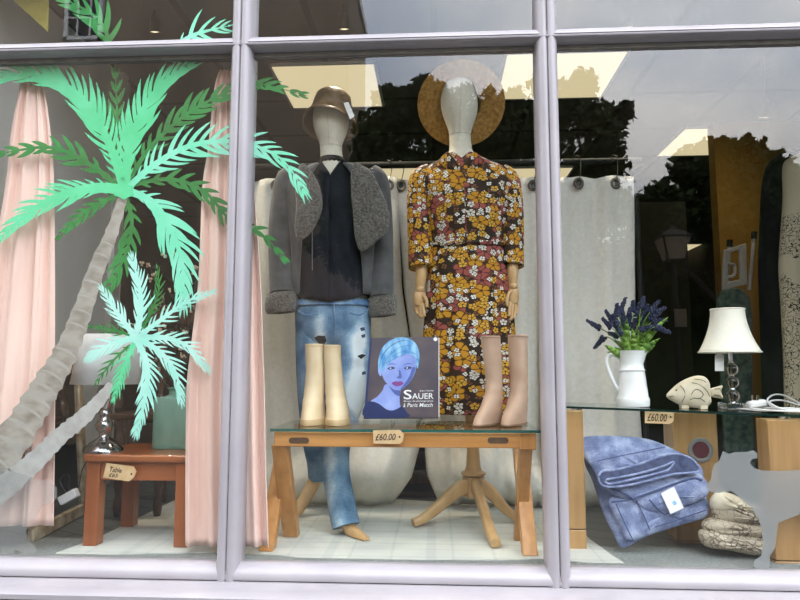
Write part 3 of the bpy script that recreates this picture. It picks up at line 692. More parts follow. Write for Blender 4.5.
def trunk(path, seed, lay):
    rg = random.Random(seed); Yd = DY + lay * .0012; mb = MB(); A_ = _cr(path, 10); i = 0; dist = 0; last = A_[0]; L = []; R = []
    for j, p in enumerate(A_):
        nx = A_[min(j + 1, len(A_) - 1)] - A_[max(j - 1, 0)]; a = math.atan2(nx[1], nx[0]); w_ = p[2]
        seg = math.fmod(j * .29, 1); h = w_ * (.88 + .22 * seg) * .5 + rg.uniform(-.3, .3)
        L.append(W(p[0] - math.sin(a) * h, p[1] + math.cos(a) * h, Yd)); R.append(W(p[0] + math.sin(a) * h, p[1] - math.cos(a) * h, Yd))
    for j in range(len(A_) - 1): mb.add([L[j], L[j + 1], R[j + 1], R[j]], [(0, 1, 2, 3)])
    return mb
def trunk_rings(path, seed, lay):
    rg = random.Random(seed); Yd = DY + lay * .0012 - .0006; out = []; A_ = _cr(path, 3)
    for j in range(1, len(A_) - 1):
        mb = MB(); out.append(mb); p = A_[j]; nx = A_[j + 1] - A_[j - 1]; a = math.atan2(nx[1], nx[0]); h = p[2] * .47; L = []; ln = p[2] * rg.uniform(.25, .5)
        for k in range(9):
            u = k / 4 - 1; bow = (1 - u * u) * p[2] * .12; x = p[0] - math.sin(a) * h * u - math.cos(a) * bow; y = p[1] + math.cos(a) * h * u - math.sin(a) * bow
            t = (.5 + .6 * (1 - abs(u))) * ln * .35
            L.append((W(x, y, Yd), W(x + math.cos(a) * t, y + math.sin(a) * t, Yd)))
        for k in range(8): mb.add([L[k][0], L[k + 1][0], L[k + 1][1], L[k][1]], [(0, 1, 2, 3)])
    return out
pr = W(20, 560, DY)
palm = thing('painted_palm', (pr.x, DY, ZG), 'tall green palm painted on the window glass with a taupe leaning trunk', 'window painting')
clip_build(trunk([(124, 194, 9), (112, 232, 13), (97, 268, 17), (82, 312, 20), (66, 352, 24), (45, 388, 29), (22, 426, 33), (-12, 475, 38)], 1, 3), 'trunk', M['bark'], palm)
for q in trunk_rings([(124, 194, 9), (112, 232, 13), (97, 268, 17), (82, 312, 20), (66, 352, 24), (45, 388, 29), (22, 426, 33), (-12, 475, 38)], 1, 3): clip_build(q, 'trunk_ring', M['barkring'], palm)
C0 = (124, 192)
F_ = [  # spine, leaf length, material, layer, spine width, gap
 ([(122, 190), (117, 150), (117, 110), (115, 68)], 20, 'green', 5, 4, 7, 46, 1.3),
 ([(128, 182), (152, 145), (190, 112), (228, 92), (258, 84), (300, 94)], 22, 'green', 5, 4, 7, 42, 1.3),
 ([(118, 186), (92, 166), (55, 148), (20, 150), (-8, 156)], 20, 'green', 5, 5, 8, 42, 1.5),
 ([(120, 194), (98, 204), (78, 218), (60, 236)], 15, 'green', 5, 4, 6, 42, 1.3),
 ([(126, 196), (132, 225), (124, 258), (107, 291)], 22, 'green', 5, 4, 7, 42, 1.3),
 ([(128, 186), (170, 179), (205, 192), (232, 222), (260, 232), (283, 258)], 20, 'green', 5, 4, 8, 42, 1.4),
 ([(112, 60), (106, 32), (92, 14), (60, -3)], 24, 'green', 5, 4, 7, 46, 1.3),
 ([(124, 190), (110, 146), (84, 100), (52, 79), (22, 74), (-15, 80)], 27, 'mint', 2, 8, 4.0, 42, 1.2),
 ([(125, 190), (130, 145), (146, 105), (168, 78), (192, 64)], 29, 'mint', 2, 9, 4.4, 36, 1.25),
 ([(125, 190), (92, 188), (50, 200), (18, 222), (-6, 244)], 21, 'mint', 1, 10, 4.0, 40, 1.15),
 ([(126, 190), (150, 168), (186, 147), (226, 141), (256, 146), (285, 162), (304, 192)], 26, 'mintpale', 2, 6, 5.0, 46, 1.15),
 ([(126, 190), (152, 202), (170, 228), (182, 262), (184, 306)], 27, 'mintpale', 1, 7, 4.4, 40, 1.2),
 ([(178, 44), (196, 34), (228, 26)], 22, 'mintpale', 2, 4, 6, 50, 1.1),
]
for i, (sp, L, mm, lay, ws, gap, fw, th) in enumerate(F_):
    if mm == 'green': gap *= 1.15; th *= 1.35
    clip_build(frond(sp, L * (1.5 if mm != 'green' else 1.25), lay, ws, gap * (1.95 if mm != 'green' else 1.45), fw + 10, .20, 20 + i, th * .92), 'frond', M[mm], palm)
clip_build(MB().ngon([W(124 + 9 * math.cos(k * .5236) * (1 + .3 * (k % 2)), 191 + 7 * math.sin(k * .5236) * (1 + .3 * (k % 2)), DY + .0004) for k in range(12)]), 'crown_heart', M['mint'], palm)
palm2 = thing('painted_palm', (W(40, 520, DY).x, DY, ZG), 'smaller pale aqua palm painted low on the glass over the white lampshade', 'window painting')
clip_build(trunk([(112, 384, 9), (98, 402, 13), (80, 420, 16), (60, 436, 17), (36, 460, 20), (8, 484, 24), (-20, 505, 26)], 4, 2.5), 'trunk', M['bark2'], palm2)
clip_build(MB().ngon([W(136 + 6 * math.cos(k * .5236) * (1 + .3 * (k % 2)), 338 + 5 * math.sin(k * .5236) * (1 + .3 * (k % 2)), DY + .0001) for k in range(12)]), 'crown_heart', M['aqua'], palm2)
F2 = [
 ([(136, 338), (114, 330), (86, 326)], 11, 'green', 4, 3, 5, 40, 1.1),
 ([(130, 345), (112, 362), (96, 383)], 12, 'green', 1.5, 2.5, 6, 40, 1.0),
 ([(140, 332), (152, 310), (159, 288), (157, 268)], 13, 'green', 4, 3, 5, 40, 1.1),
 ([(136, 340), (126, 362), (114, 398)], 16, 'mint', 1, 5, 4.2, 38, 1.1),
 ([(136, 338), (141, 300), (132, 257)], 19, 'aqua', .5, 7, 4.2, 38, 1.2),
 ([(136, 338), (118, 314), (101, 288)], 15, 'aqua', .5, 6, 4.2, 38, 1.2),
 ([(136, 338), (158, 322), (186, 302), (212, 292)], 15, 'aqua', .5, 5, 5, 42, 1.1),
 ([(136, 338), (166, 338), (190, 348), (207, 370)], 18, 'aqua', .5, 6, 4.2, 38, 1.1),
 ([(136, 338), (160, 352), (176, 374), (181, 402)], 18, 'aqua', .3, 6, 4.2, 38, 1.1),
 ([(136, 338), (147, 366), (145, 398), (136, 433)], 21, 'aqua', .2, 7, 4.0, 38, 1.2),
 ([(136, 338), (112, 344), (88, 358)], 16, 'aqua', .4, 6, 4.0, 40, 1.2),
]
for i, (sp, L, mm, lay, ws, gap, fw, th) in enumerate(F2):
    clip_build(frond(sp, L * 1.28, lay, ws * .9, gap * 1.5, fw + 6, .12, 60 + i, th * .82), 'frond', M[mm], palm2)
dog = [(723, 451), (729, 454), (735, 452), (741, 452), (747, 452), (753, 450), (757, 453), (757.5, 458), (752, 459), (750, 463), (754, 468), (762, 470.5), (780, 471), (800, 470), (850, 472), (905, 476), (925, 490), (930, 520), (936, 560), (912, 568), (905, 535), (880, 522), (840, 514), (800, 514), (788, 519), (778, 523), (777, 534), (775, 548), (770, 556), (770, 567), (765, 570.5), (757, 570), (753.5, 566), (755, 560), (761, 556), (763, 544), (762, 530), (758, 518), (752, 508), (744, 502), (737, 495), (731, 491), (725, 492), (719, 493), (711, 492), (706.5, 488), (707, 484), (711, 480), (712.5, 469), (715, 464), (719, 461), (721, 456)]
o = clip_build(MB().ngon([W(x, y, DY) for x, y in dog]), 'frosted_dog_decal', M['frost'], None)
tag(o, 'frosted bulldog silhouette on the glass in front of the folded garments', 'window decal')
dog2 = [(-70, 452), (-20, 462), (0, 468), (22, 474), (40, 480), (50, 480), (57, 488), (57, 498), (50, 503), (42, 506), (38, 516), (29, 524), (26, 532), (29, 540), (37, 548), (35, 561), (24, 561.5), (21, 552), (15, 549), (12, 560), (-6, 561), (-40, 560), (-75, 560)]
o = clip_build(MB().ngon([W(x, y, DY + .002) for x, y in dog2]), 'frosted_dog_decal', M['frost2'], None)
tag(o, 'thin frosted dog silhouette on the glass below the painted palm trunks', 'window decal')

# ================================================================ RUG
rp = [(41, 561), (80, 558.5), (110, 556), (160, 554), (215, 553), (275, 555.5), (300, 558.5), (420, 560.5), (500, 560.5), (548, 560), (590, 566), (634, 574), (612, 556), (590, 540), (560, 510), (400, 500), (300, 500), (182, 497), (99, 538)]
def GZ(x, y, z):
    p = G(x, y, z); p.y = max(p.y, .10); return p
o = MB().prism([GZ(x, y, .0025) for x, y in rp], (0, 0, .003)).build('cream_rug', M['rug'], smooth=False)
tag(o, 'cream checked rug spread under the cross-legged table', 'rug')

# ================================================================ CURTAINS
def pink_curtain(name, rows, Y, nf, amp, lab, ph=0):
    """rows (left px, right px, y px) from the gathered top to the hem"""
    rr = _cr(rows, 6); nv = len(rr) - 1; L = rr[0]
    def fn(u, v):
        l, r, y = rr[min(nv, int(round(v * nv)))]
        s = v ** .5
        p = W(l + (r - l) * (u + .035 * math.sin(2 * PI * nf * u * .5 + ph + v)), y, Y)
        p.y += amp * (.35 + .65 * s) * (math.sin(2 * PI * nf * u + ph + .6 * math.sin(3 * v)) + .4 * math.sin(2 * PI * nf * 2.3 * u + 1.3 * ph + v))
        return p
    o = MB().grid(110, nv, fn).build(name, M['pink'], None, solid=.003); return tag(o, lab, 'curtain')
pink_curtain('pink_curtain', [(20, 40, 72), (17, 46, 90), (8, 52, 130), (2, 56, 180), (-12, 57, 260), (-28, 57, 360), (-40, 56, 450), (-48, 54, 526)], .112, 3.5, .014, 'pale pink satin curtain gathered beside the grey side wall', .5)
pink_curtain('pink_curtain', [(219, 236, 70), (213, 240, 90), (206, 249, 150), (200, 256, 190), (196, 263, 280), (188, 266, 350), (184, 268, 390), (183, 270, 470), (183, 273, 546)], .112, 4.5, .014, 'pale pink satin curtain hanging behind the window post by the reddish table', 1.7)
RZ = W(450, 164, .88).z
rl = thing('curtain_rail', (W(450, 164, .88).x, .88, RZ), 'black garment rail carrying the cream eyelet curtains behind the mannequins', 'rail')
a, b = W(225, 165, .88), W(641, 165, .88); a.z = b.z = RZ
MB().tube([a, b], .016, 12).build('crossbar', M['lace'], rl)
up = MB(); q = W(636, 180, .86); up.tube([(q.x, q.y, .0), q], .012, 10); up.ball(q, .014)
up.build('upright', M['lace'], rl)
q0 = W(226, 200, .86); MB().tube([(q0.x, .88, 0), (q0.x, .88, RZ)], .012, 10).build('upright', M['lace'], rl)
q1 = W(641, 165, .88); MB().tube([q1, (q1.x + .02, 1.6, RZ)], .012, 10).build('side_rail', M['lace'], rl)
def cream_curtain(edges, ytop, hooks, Y, nf, amp, lab, billow, ph, zb=.012):
    """edges: (left px, right px, y px) down the sheet; hooks in px x"""
    rr = np.array(edges, float); ys = rr[:, 2]
    c = W(hooks[0], ytop, Y)
    t = thing('cream_curtain', (c.x, Y, 0), lab, 'curtain', 'cream eyelet curtains')
    ztop = W(0.5 * (edges[0][0] + edges[0][1]), ytop, Y).z
    n = 60; L = 46; rg = random.Random(int(ph * 10))
    def fn(u, v):
        z = ztop + (zb - ztop) * v; yp = 300 + 0  # row in px by height at this depth
        yy = ytop + (edges[-1][2] - ytop) * v
        l = np.interp(yy, ys, rr[:, 0]); r = np.interp(yy, ys, rr[:, 1]); x = l + (r - l) * u
        p = W(x, yy, Y); sag = 0
        if v < .2:
            dm = min(abs(x - h) for h in hooks); sag = min(dm, 40) / 40 * .022 * (1 - v / .2)
        p.z = z - sag
        p.y += amp * (.5 + .5 * v) * math.sin(2 * PI * nf * u + ph + .8 * v) + amp * .4 * math.sin(2 * PI * nf * 2.6 * u + 2 * ph)
        for (bu, bz, bw, bh, bd) in billow:
            p.y -= bd * math.exp(-((u - bu) / bw) ** 2 - ((z - bz) / bh) ** 2)
        if z < .07: p.y += (.07 - z) * .7
        return p
    MB().grid(n, L, fn).build('sheet', M['cream'], t, solid=.003)
    for h in hooks:
        e = W(h, ytop + 8, Y); e.y -= .012; s = pm(Y)
        ring = [e + Vector((math.cos(k / 20 * 2 * PI) * 4.0 * s, 0, math.sin(k / 20 * 2 * PI) * 4.6 * s)) for k in range(21)]
        MB().tube(ring, 1.5 * s, 8, caps=False).build('eyelet', M['bronze'], t)
        bk = MB().lathe([(.2 * s, -.002), (3.4 * s, -.002), (3.4 * s, .0), (.2 * s, .0)], e + Vector((0, .004, 0)), 16, R=Matrix.Rotation(PI/2, 3, 'X')); bk.build('eyelet_hole', M['black'], t)
        hk = [Vector((e.x, e.y - .004, e.z + 3 * s)), Vector((e.x + 1.5 * s, e.y - .006, e.z + 8 * s)), Vector((e.x + 3 * s, Y - .005, RZ - .012)), Vector((e.x + 1 * s, Y - .02, RZ + .012)), Vector((e.x - 2 * s, Y, RZ + .022)), Vector((e.x - 3.5 * s, Y + .02, RZ + .006))]
        MB().tube(catmull(hk, 5, False), .0022, 6).build('hook', M['bronze'], t)
CY = .88
cream_curtain([(232, 397, 178), (234, 402, 300), (240, 423, 448), (245, 412, 490), (248, 392, 520)], 178, (276, 330, 389), CY, 3, .022, 'cream eyelet curtain behind the shearling jacket mannequin', [(.72, .16, .30, .12, .13), (.30, .10, .22, .08, .07)], .4)
cream_curtain([(396, 548, 178), (404, 548, 300), (424, 548, 448), (427, 552, 490), (440, 556, 522)], 178, (401, 470, 533), CY + .015, 3, .022, 'cream eyelet curtain behind the floral dress mannequin', [(.35, .16, .28, .12, .14), (.85, .10, .25, .08, .08)], 2.0)
cream_curtain([(541, 634, 176), (541, 635, 300), (541, 640, 410), (541, 642, 440), (541, 648, 500)], 176, (578, 615), CY - .015, 1.5, .018, 'cream eyelet curtain hanging behind the white jug of lavender', [(.4, .2, .4, .15, .05)], 3.1)
# dark low shelf unit glimpsed between the curtains
q = W(414, 480, 1.15)
o = thing('low_shelf_unit', (q.x, 1.2, 0), 'low dark wooden shelf unit glimpsed under the table between the curtains', 'shelf unit')
for z in (.005, .11, .22): MB().box((q.x - .22, 1.1, z), (q.x + .22, 1.35, z + .022)).build('shelf', M['darkwood'], o)
for x in (-.22, .20): MB().box((q.x + x, 1.1, 0), (q.x + x + .02, 1.35, .242)).build('side_panel', M['darkwood'], o)
MB().box((q.x - .2, 1.33, .02), (q.x + .2, 1.345, .22)).build('back_panel', M['oak'], o)

# ================================================================ SIDE TABLE BAY
TY = .17; tz = W(130, 458, TY).z
xa, xb = W(83, 455, TY).x, W(191, 455, TY).x
t = thing('side_table', ((xa + xb) / 2, TY + .2, 0), 'small reddish wooden side table under the dark silver lamp', 'table')
TD = .34; zt = tz + .010
MB().box((xa, TY, zt - .026), (xb, TY + TD, zt)).build('tabletop', M['redwoodh'], t, bevel=.006)
s = pm(TY); lw = 14 * s
MB().box((xa + .02, TY + .02, zt - .09), (xb - .02, TY + .04, zt - .024)).build('apron', M['redwoodh'], t, bevel=.002)
MB().box((xa + .02, TY + TD - .04, zt - .09), (xb - .02, TY + TD - .02, zt - .024)).build('apron', M['redwoodh'], t, bevel=.002)
for x in (xa + .012, xb - .012 - .02): MB().box((x, TY + .03, zt - .09), (x + .02, TY + TD - .03, zt - .024)).build('apron', M['redwood'], t, bevel=.002)
for x, y in ((xa + .008, TY + .012), (xb - .008 - lw, TY + .012), (xa + .008, TY + TD - .012 - lw), (xb - .008 - lw, TY + TD - .012 - lw)):
    MB().box((x, y, .006), (x + lw, y + lw, zt - .025)).build('leg', M['redwood'], t, bevel=.003)
def price_tag(pts, Y, lines, lab, hole, parent_t=None, thick=.0012):
    P = [W(x, y, Y) for x, y in pts]; c = sum(P, Vector()) / len(P)
    t = thing('price_tag', c, lab, 'price tag')
    MB().prism(P, (0, thick, 0)).build('card', M['kraft'], t, smooth=False)
    h = W(hole[0], hole[1], Y); MB().lathe([(.0002, 0), (1.0 * pm(Y), 0), (1.0 * pm(Y), .0006), (.0002, .0006)], h + Vector((0, -.0008, 0)), 12, R=Matrix.Rotation(PI/2, 3, 'X')).build('hole', M['ink'], t)
    right = (W(pts[1][0], pts[1][1], Y) - W(pts[0][0], pts[0][1], Y)); up = Vector((0, 0, 1)); up = (up - right.normalized() * up.dot(right.normalized()))
    for s_, x, y, wpx, hpx in lines:
        text('lettering', s_, W(x, y, Y), right, up, hpx * pm(Y), M['ink'], t, out=.0008, width=wpx * pm(Y), shear=.25, bold=.012)
    return t
price_tag([(106.5, 463), (133.5, 466.5), (136.5, 471.5), (134, 477), (129, 481.5), (103, 477.5)], TY - .004, [('Table', 109.5, 471.6, 12.5, 5), ('£65', 108.5, 476.6, 10, 4)], 'brown price tag taped to the front edge of the reddish side table', (131.6, 474))
# dark silver lamp
LY = .26; s = pm(LY); q = W(103, 455, LY); q.z = zt
t = thing('table_lamp', q, 'dark silver turned lamp with a white drum shade on the reddish table', 'lamp')
MB().lathe([(19 * s, .0005), (19 * s, 2 * s), (17.5 * s, 4 * s), (15.5 * s, 6 * s), (12.5 * s, 9.5 * s), (9 * s, 12 * s), (5.5 * s, 14 * s), (4.2 * s, 17 * s), (4.6 * s, 19 * s), (7.6 * s, 22 * s), (8.6 * s, 26 * s), (7 * s, 30 * s), (4.4 * s, 33 * s), (4.2 * s, 35 * s), (6.4 * s, 37.5 * s), (6 * s, 40 * s), (4.8 * s, 42 * s), (7 * s, 47 * s), (9 * s, 53 * s), (8.6 * s, 60 * s), (6 * s, 67 * s), (3.6 * s, 73 * s), (3 * s, 80 * s), (.5 * s, 81 * s)], q, 28).build('base', M['silver'], t)
zs0, zs1 = W(103, 384, LY).z, W(103, 335, LY).z; cc = W(107, 384, LY)
sh = MB().lathe([(34 * s, zs0), (30.5 * s, (zs0 + zs1) / 2), (27 * s, zs1)], (cc.x, cc.y, 0), 40, caps=False)
sh.build('lamp_shade', M['shadewhite'], t, solid=.002)
MB().tube([(cc.x - 27 * s, cc.y, zs1 - .01), (cc.x, cc.y, zs1 - .02), (cc.x + 27 * s, cc.y, zs1 - .01)], .0015, 6).tube([(cc.x - .004, cc.y, zs0 - .005), (cc.x - .004, cc.y, zs1 - .02)], .006, 8).build('shade_ring', M['silver'], t)
cpts = [W(90, 457, LY + .1), W(82, 470, LY + .12), W(79, 486, .30), W(74, 489, .28), W(67, 492, .27), W(62, 486, .27), W(60, 479, .27), W(66, 474, .27), W(70, 479, .27), W(68, 493, .27)]
MB().tube(catmull(cpts, 6, False), .0018, 6).build('cord', M['black'], t)
MB().box(W(62, 500, .27), W(76, 493, .24), R=Matrix.Rotation(-.5, 3, 'Y')).build('plug', M['plastic'], t, bevel=.004)
# teal vase with dry blossom branches
VY = .33; s = pm(VY); x0, x1 = W(150, 440, VY).x, W(191, 440, VY).x; zv = W(170, 397, VY).z
cxv, r_ = (x0 + x1) / 2, (x1 - x0) / 2
t = thing('teal_vase', (cxv, VY + r_, zt), 'square teal ceramic vase half behind the pink curtain', 'vase')
def sq(r, z, n=8, p=.25):
    out = []
    for i in range(32):
        a = 2 * PI * i / 32; ca, sa = math.cos(a), math.sin(a); out.append(Vector((cxv + r * math.copysign(abs(ca) ** p, ca), VY + r_ + r * math.copysign(abs(sa) ** p, sa), z)))
    return out
MB().loft([sq(r_ * .96, zt + .0005), sq(r_, zt + .006), sq(r_, zv - .012), sq(r_ * .95, zv - .003), sq(r_ * .62, zv), sq(r_ * .52, zv + .006, p=.8), sq(r_ * .52, zv + .024, p=1), sq(r_ * .66, zv + .034, p=1), sq(r_ * .58, zv + .034, p=1), sq(r_ * .45, zv + .02, p=1)]).build('body', M['teal'], t)
bq = thing('blossom_branch_bunch', (cxv, VY + r_, zv), 'dark dried branches with cream blossoms standing in the teal vase', 'dried flowers')
rg = random.Random(5); st0 = Vector((cxv, VY + r_, zv + .0))
for (px, py) in ((150, 268), (172, 250), (190, 300), (160, 300), (182, 345), (128, 330), (200, 262), (178, 282), (104, 366), (152, 362), (188, 330), (166, 330)):
    e = W(px, py, VY + r_ + rg.uniform(-.06, .06)); m_ = (st0 + e) / 2 + Vector((rg.uniform(-.02, .02), rg.uniform(-.02, .02), .05))
    pth = catmull([st0, m_, e], 6, False)
    b = MB().tube(pth, [.0034 - .0018 * i / len(pth) for i in range(len(pth))], 6)
    for k in range(4): 
        i = rg.randrange(4, len(pth)); v = Vector((rg.uniform(-1, 1), rg.uniform(-.6, .6), rg.uniform(0, 1))).normalized() * rg.uniform(.03, .06); b.tube([pth[i], pth[i] + v * .6, pth[i] + v], .0014, 5)
    br_ = b.build('branch', M['twig'], bq)
    fl = MB()
    for k in range(6):
        c = e + Vector((rg.uniform(-.028, .028), rg.uniform(-.03, .03), rg.uniform(-.05, .02)))
        for j in range(4): fl.ball(c + Vector((rg.uniform(-.006, .006), rg.uniform(-.006, .006), rg.uniform(-.006, .006))), .0052, 6, 4)
    fl.build('blossom', M['blossom'], bq)
    for k in range(3):
        lf = MB()
        c = pth[rg.randrange(3, len(pth))]; d = Vector((rg.uniform(-1, 1), rg.uniform(-.6, .6), rg.uniform(-.3, 1))).normalized() * rg.uniform(.035, .06); sd = d.cross(Vector((0, 1, .3))).normalized() * .009
        lf.add([c, c + d * .5 + sd, c + d, c + d * .5 - sd], [(0, 1, 2, 3)])
        lf.build('leaf', M['twig'], bq)
# leaning gilt mirror, turned away
A0 = G(27, 543, 0.002); B0 = G(84, 513, 0.002); H = W(70, 362, B0.y).z
ax = (B0 - A0); wl = ax.length; ax.normalize(); nrm = Vector((ax.y, -ax.x, 0)); lean = .06
def mpt(u, v, d): return A0 + ax * u - nrm * (lean * v / H - d) * 1 + Vector((0, 0, v))
t = thing('gilt_mirror', (A0 + B0) / 2, 'worn gilt framed mirror leaning on the floor behind the smaller painted trunk', 'mirror')
fw = .048; fr = MB()
def bar(u0, v0, u1, v1): fr.hexa([mpt(u0, v0, 0), mpt(u1, v0, 0), mpt(u1, v0, .022), mpt(u0, v0, .022), mpt(u0, v1, 0), mpt(u1, v1, 0), mpt(u1, v1, .022), mpt(u0, v1, .022)])
bar(0, 0, wl, fw); bar(0, H - fw, wl, H); bar(0, fw, fw, H - fw); bar(wl - fw, fw, wl, H - fw)
fr.build('frame', M['gilt'], t, bevel=.006)
MB().hexa([mpt(fw * .9, fw * .9, .006), mpt(wl - fw * .9, fw * .9, .006), mpt(wl - fw * .9, fw * .9, .01), mpt(fw * .9, fw * .9, .01), mpt(fw * .9, H - fw * .9, .006), mpt(wl - fw * .9, H - fw * .9, .006), mpt(wl - fw * .9, H - fw * .9, .01), mpt(fw * .9, H - fw * .9, .01)]).build('mirror_glass', M['mirror'], t, smooth=False)
# dark turned chair behind the table
HY = .95; s = pm(HY)
q = G(137, 517, 0)
HY = q.y
t = thing('turned_chair', (q.x, HY + .1, 0), 'dark wooden chair with turned legs and spindles behind the reddish side table', 'chair')
s = pm(HY)
def turned(px, y0, y1, r, Yd):
    a = W(px, y0, Yd); b = W(px, y1, Yd); h = b.z - a.z; pr = []
    for i in range(33):
        u = i / 32; pr.append((r * s * (.62 + .38 * abs(math.sin(u * PI * 4.5))) * (1.15 if u > .93 else 1), a.z + h * u))
    return MB().lathe(pr, (a.x, a.y, 0), 14)
for px, Yd, nm in ((117, HY, 'leg'), (157, HY, 'leg'), (125, HY + .3, 'leg'), (162, HY + .3, 'leg')):
    b = W(px, 515, Yd); zt_ = .40
    pr = [(4.6 * s * (.62 + .38 * abs(math.sin(i / 32 * PI * 4.5))), .001 + zt_ * i / 32) for i in range(33)]
    MB().lathe(pr, (b.x, Yd, 0), 14).build('leg', M['darkwood'], t)
l, r = W(110, 480, HY).x, W(164, 480, HY).x
MB().box((l, HY - .03, .40), (r, HY + .33, .43)).build('seat', M['darkwood'], t, bevel=.008)
for px in (118, 141, 160):
    b = W(px, 420, HY + .3); MB().lathe([(4.4 * s * (.55 + .45 * abs(math.sin(i / 40 * PI * 5.5))), .43 + .42 * i / 40) for i in range(41)], (b.x, HY + .3, 0), 14).build('spindle', M['darkwood'], t)
MB().box((l, HY + .285, .83), (r, HY + .315, .92)).build('top_rail', M['darkwood'], t, bevel=.01)
# ================================================================ CROSS-LEGGED TABLE WITH GLASS TOP
TF, TB = .13, .46
zr1, zr0 = W(400, 432, TF).z, W(400, 447.5, TF).z            # rail top and bottom
zr1 = (W(300, 431.5, TF).z + W(520, 433, TF).z) / 2
xl, xr = W(274, 440, TF).x, W(534.5, 440, TF).x
t = thing('cross_leg_table', ((xl + xr) / 2, (TF + TB) / 2, 0), 'honey oak cross-legged table with a glass top carrying the boots and book', 'table')
for y in (TF, TB - .03): 
    o = MB().box((xl, y, zr0), (xr, y + .03, zr1)).build('rail', M['oakh'], t, bevel=.003)
    if y == TF:
        for px in (299, 498):
            c = W(px, 440.5, TF); s = pm(TF); b = MB()
            b.prism([c + Vector((math.copysign(7 * s, math.cos(k / 24 * 2 * PI)) + 3.2 * s * math.cos(k / 24 * 2 * PI), -.0012, 3.0 * s * math.sin(k / 24 * 2 * PI))) for k in range(24)], (0, .002, 0)).build('routed_slot', M['slot'], o, smooth=False)
def xleg(xc, w_, yt, yb, ztop, dx, nm='leg'):
    d = .024
    pts = []
    for z, y in ((.006, yb), (ztop, yt)): pts += [Vector((xc - w_ / 2 + dx, y - d, z)), Vector((xc + w_ / 2 + dx, y - d, z)), Vector((xc + w_ / 2 + dx, y + d, z)), Vector((xc - w_ / 2 + dx, y + d, z))]
    return MB().hexa(pts).build('leg', M['oak'], t, bevel=.003)
lw = 14.5 * pm(TF)
xa_ = W(269, 553, .19).x
xleg(xa_ - .002, lw, TB - .06, TF + .045, zr0 + .004, 0); xleg(xa_ + .040, lw * 1.1, TF + .03, TB - .10, zr0 + .004, 0)
MB().box((xr - .052, TF - .003, zr0 - .005), (xr + .006, TF + .033, zr1 + .001)).build('corner_block', M['oak'], t, bevel=.003)
xb_ = W(529, 558, .19).x
xleg(xb_, lw, TB - .06, TF + .045, zr0 + .004, 0); xleg(xb_ - .008, lw * .85, TF + .03, TB - .10, zr0 + .004, 0)
gx0, gx1 = W(270, 430, TF - .012).x, W(541, 430, TF - .012).x; zgt = zr1 + .0105
MB().box((gx0, TF - .012, zr1 + .0008), (gx1, TB + .012, zgt)).build('glass_top', [M['tglass']], t, smooth=False)
e = MB().box((gx0, TF - .0135, zr1 + .0008), (gx1, TF - .0122, zgt - .0003))
e.build('glass_edge', M['gedge'], t, smooth=False)
price_tag([(373, 430.3), (400, 429.8), (404, 434), (403, 441), (400, 444), (373.5, 443.6)], TF - .017, [('£60.00', 375.2, 440.6, 20.5, 6.6)], 'brown price tag on the honey oak rail below the book', (399.6, 436.8))

# ---------------------------------------------------------------- boots
def boot(pxs, Y, mleather, msole, lab, grp, foot_dir, sole_h):
    """pxs: rows (cx, y, half px) of the shaft from top to ankle; foot: dict"""
    s = pm(Y); base = W(pxs['foot'][0], pxs['foot'][1], Y); z0 = zgt + .0006
    t = thing('ankle_boot', Vector((base.x, Y, z0)), lab, 'boot', grp)
    rows = _cr(pxs['shaft'], 6); rings = []
    zt0 = W(rows[0][0], rows[0][1], Y).z; n = 36
    zb = z0 + sole_h
    fx, fy = foot_dir
    for r in rows:
        c = W(r[0], r[1], Y + .02); u = (zt0 - c.z) / (zt0 - zb); hw = r[2] * s * (1 + (.018 if sole_h > .01 else .030) * math.sin(u * 46) * max(0, min(1, (u - .35) * 4)) * max(0, min(1, (.9 - u) * 6)))
        k = max(0.0, (u - .62) / .38); ext = r[3]      # forward reach of the foot in metres
        ring = []
        for i in range(n):
            a = 2 * PI * i / n; dx, dy = math.cos(a), math.sin(a)
            p = Vector((c.x + hw * dx, c.y + hw * 1.05 * dy, c.z))
            f = max(0, -dy); p.x += fx * ext * f; p.y += fy * ext * f
            ring.append(p)
        rings.append(ring)
    zl_ = rings[-1][0].z
    for ring in rings:
        for p in ring: p.z = zt0 + (p.z - zt0) * (zt0 - zb - .001) / (zt0 - zl_)
    # inner lip so the shaft reads as open
    top = rings[0]; cc = sum(top, Vector()) / n
    inner = [[cc + (p - cc) * .86 for p in top], [cc + (p - cc) * .84 + Vector((0, 0, -.05)) for p in top]]
    allr = [inner[1], inner[0]] + rings
    up = MB().loft(allr)
    up.build('upper', mleather, t)
    last = rings[-1]; c2 = sum(last, Vector()) / n
    so = [[Vector((c2.x + (p.x - c2.x) * g, c2.y + (p.y - c2.y) * g, z)) for p in last] for g, z in ((1.0, z0), (1.05, z0 + .002), (1.06, zb - .002), (1.03, zb + .002), (.9, zb + .002))]
    MB().loft(so).build('sole', msole, t)
    b = MB(); ring = [cc + (p - cc) * 1.015 + Vector((0, 0, -.008)) for p in top]; b.tube(ring + [ring[0]], .0012, 6, caps=False).build('topline_stitch', msole, t)
    return t
BY = .30
boot({'foot': (315, 421), 'shaft': [(314.5, 344, 9.3, 0), (314.5, 352, 9.2, 0), (315, 370, 9.3, 0), (314.5, 385, 10.0, .005), (314, 396, 10.6, .025), (314.5, 406, 11.2, .055), (315, 411, 11.8, .07)]}, BY, M['bootcream'], M['solecream'], 'cream leather platform ankle boot nearer the pink curtain', 'pair of cream ankle boots', (-.08, -1), .020)
boot({'foot': (337, 421), 'shaft': [(332.5, 345, 8.6, 0), (332.5, 353, 8.6, 0), (333.5, 370, 9.0, 0), (335, 385, 9.8, .005), (336.5, 396, 10.8, .025), (338, 406, 11.6, .055), (338, 411, 12.0, .07)]}, BY, M['bootcream'], M['solecream'], 'cream leather platform ankle boot next to the book', 'pair of cream ankle boots', (.12, -1), .020)
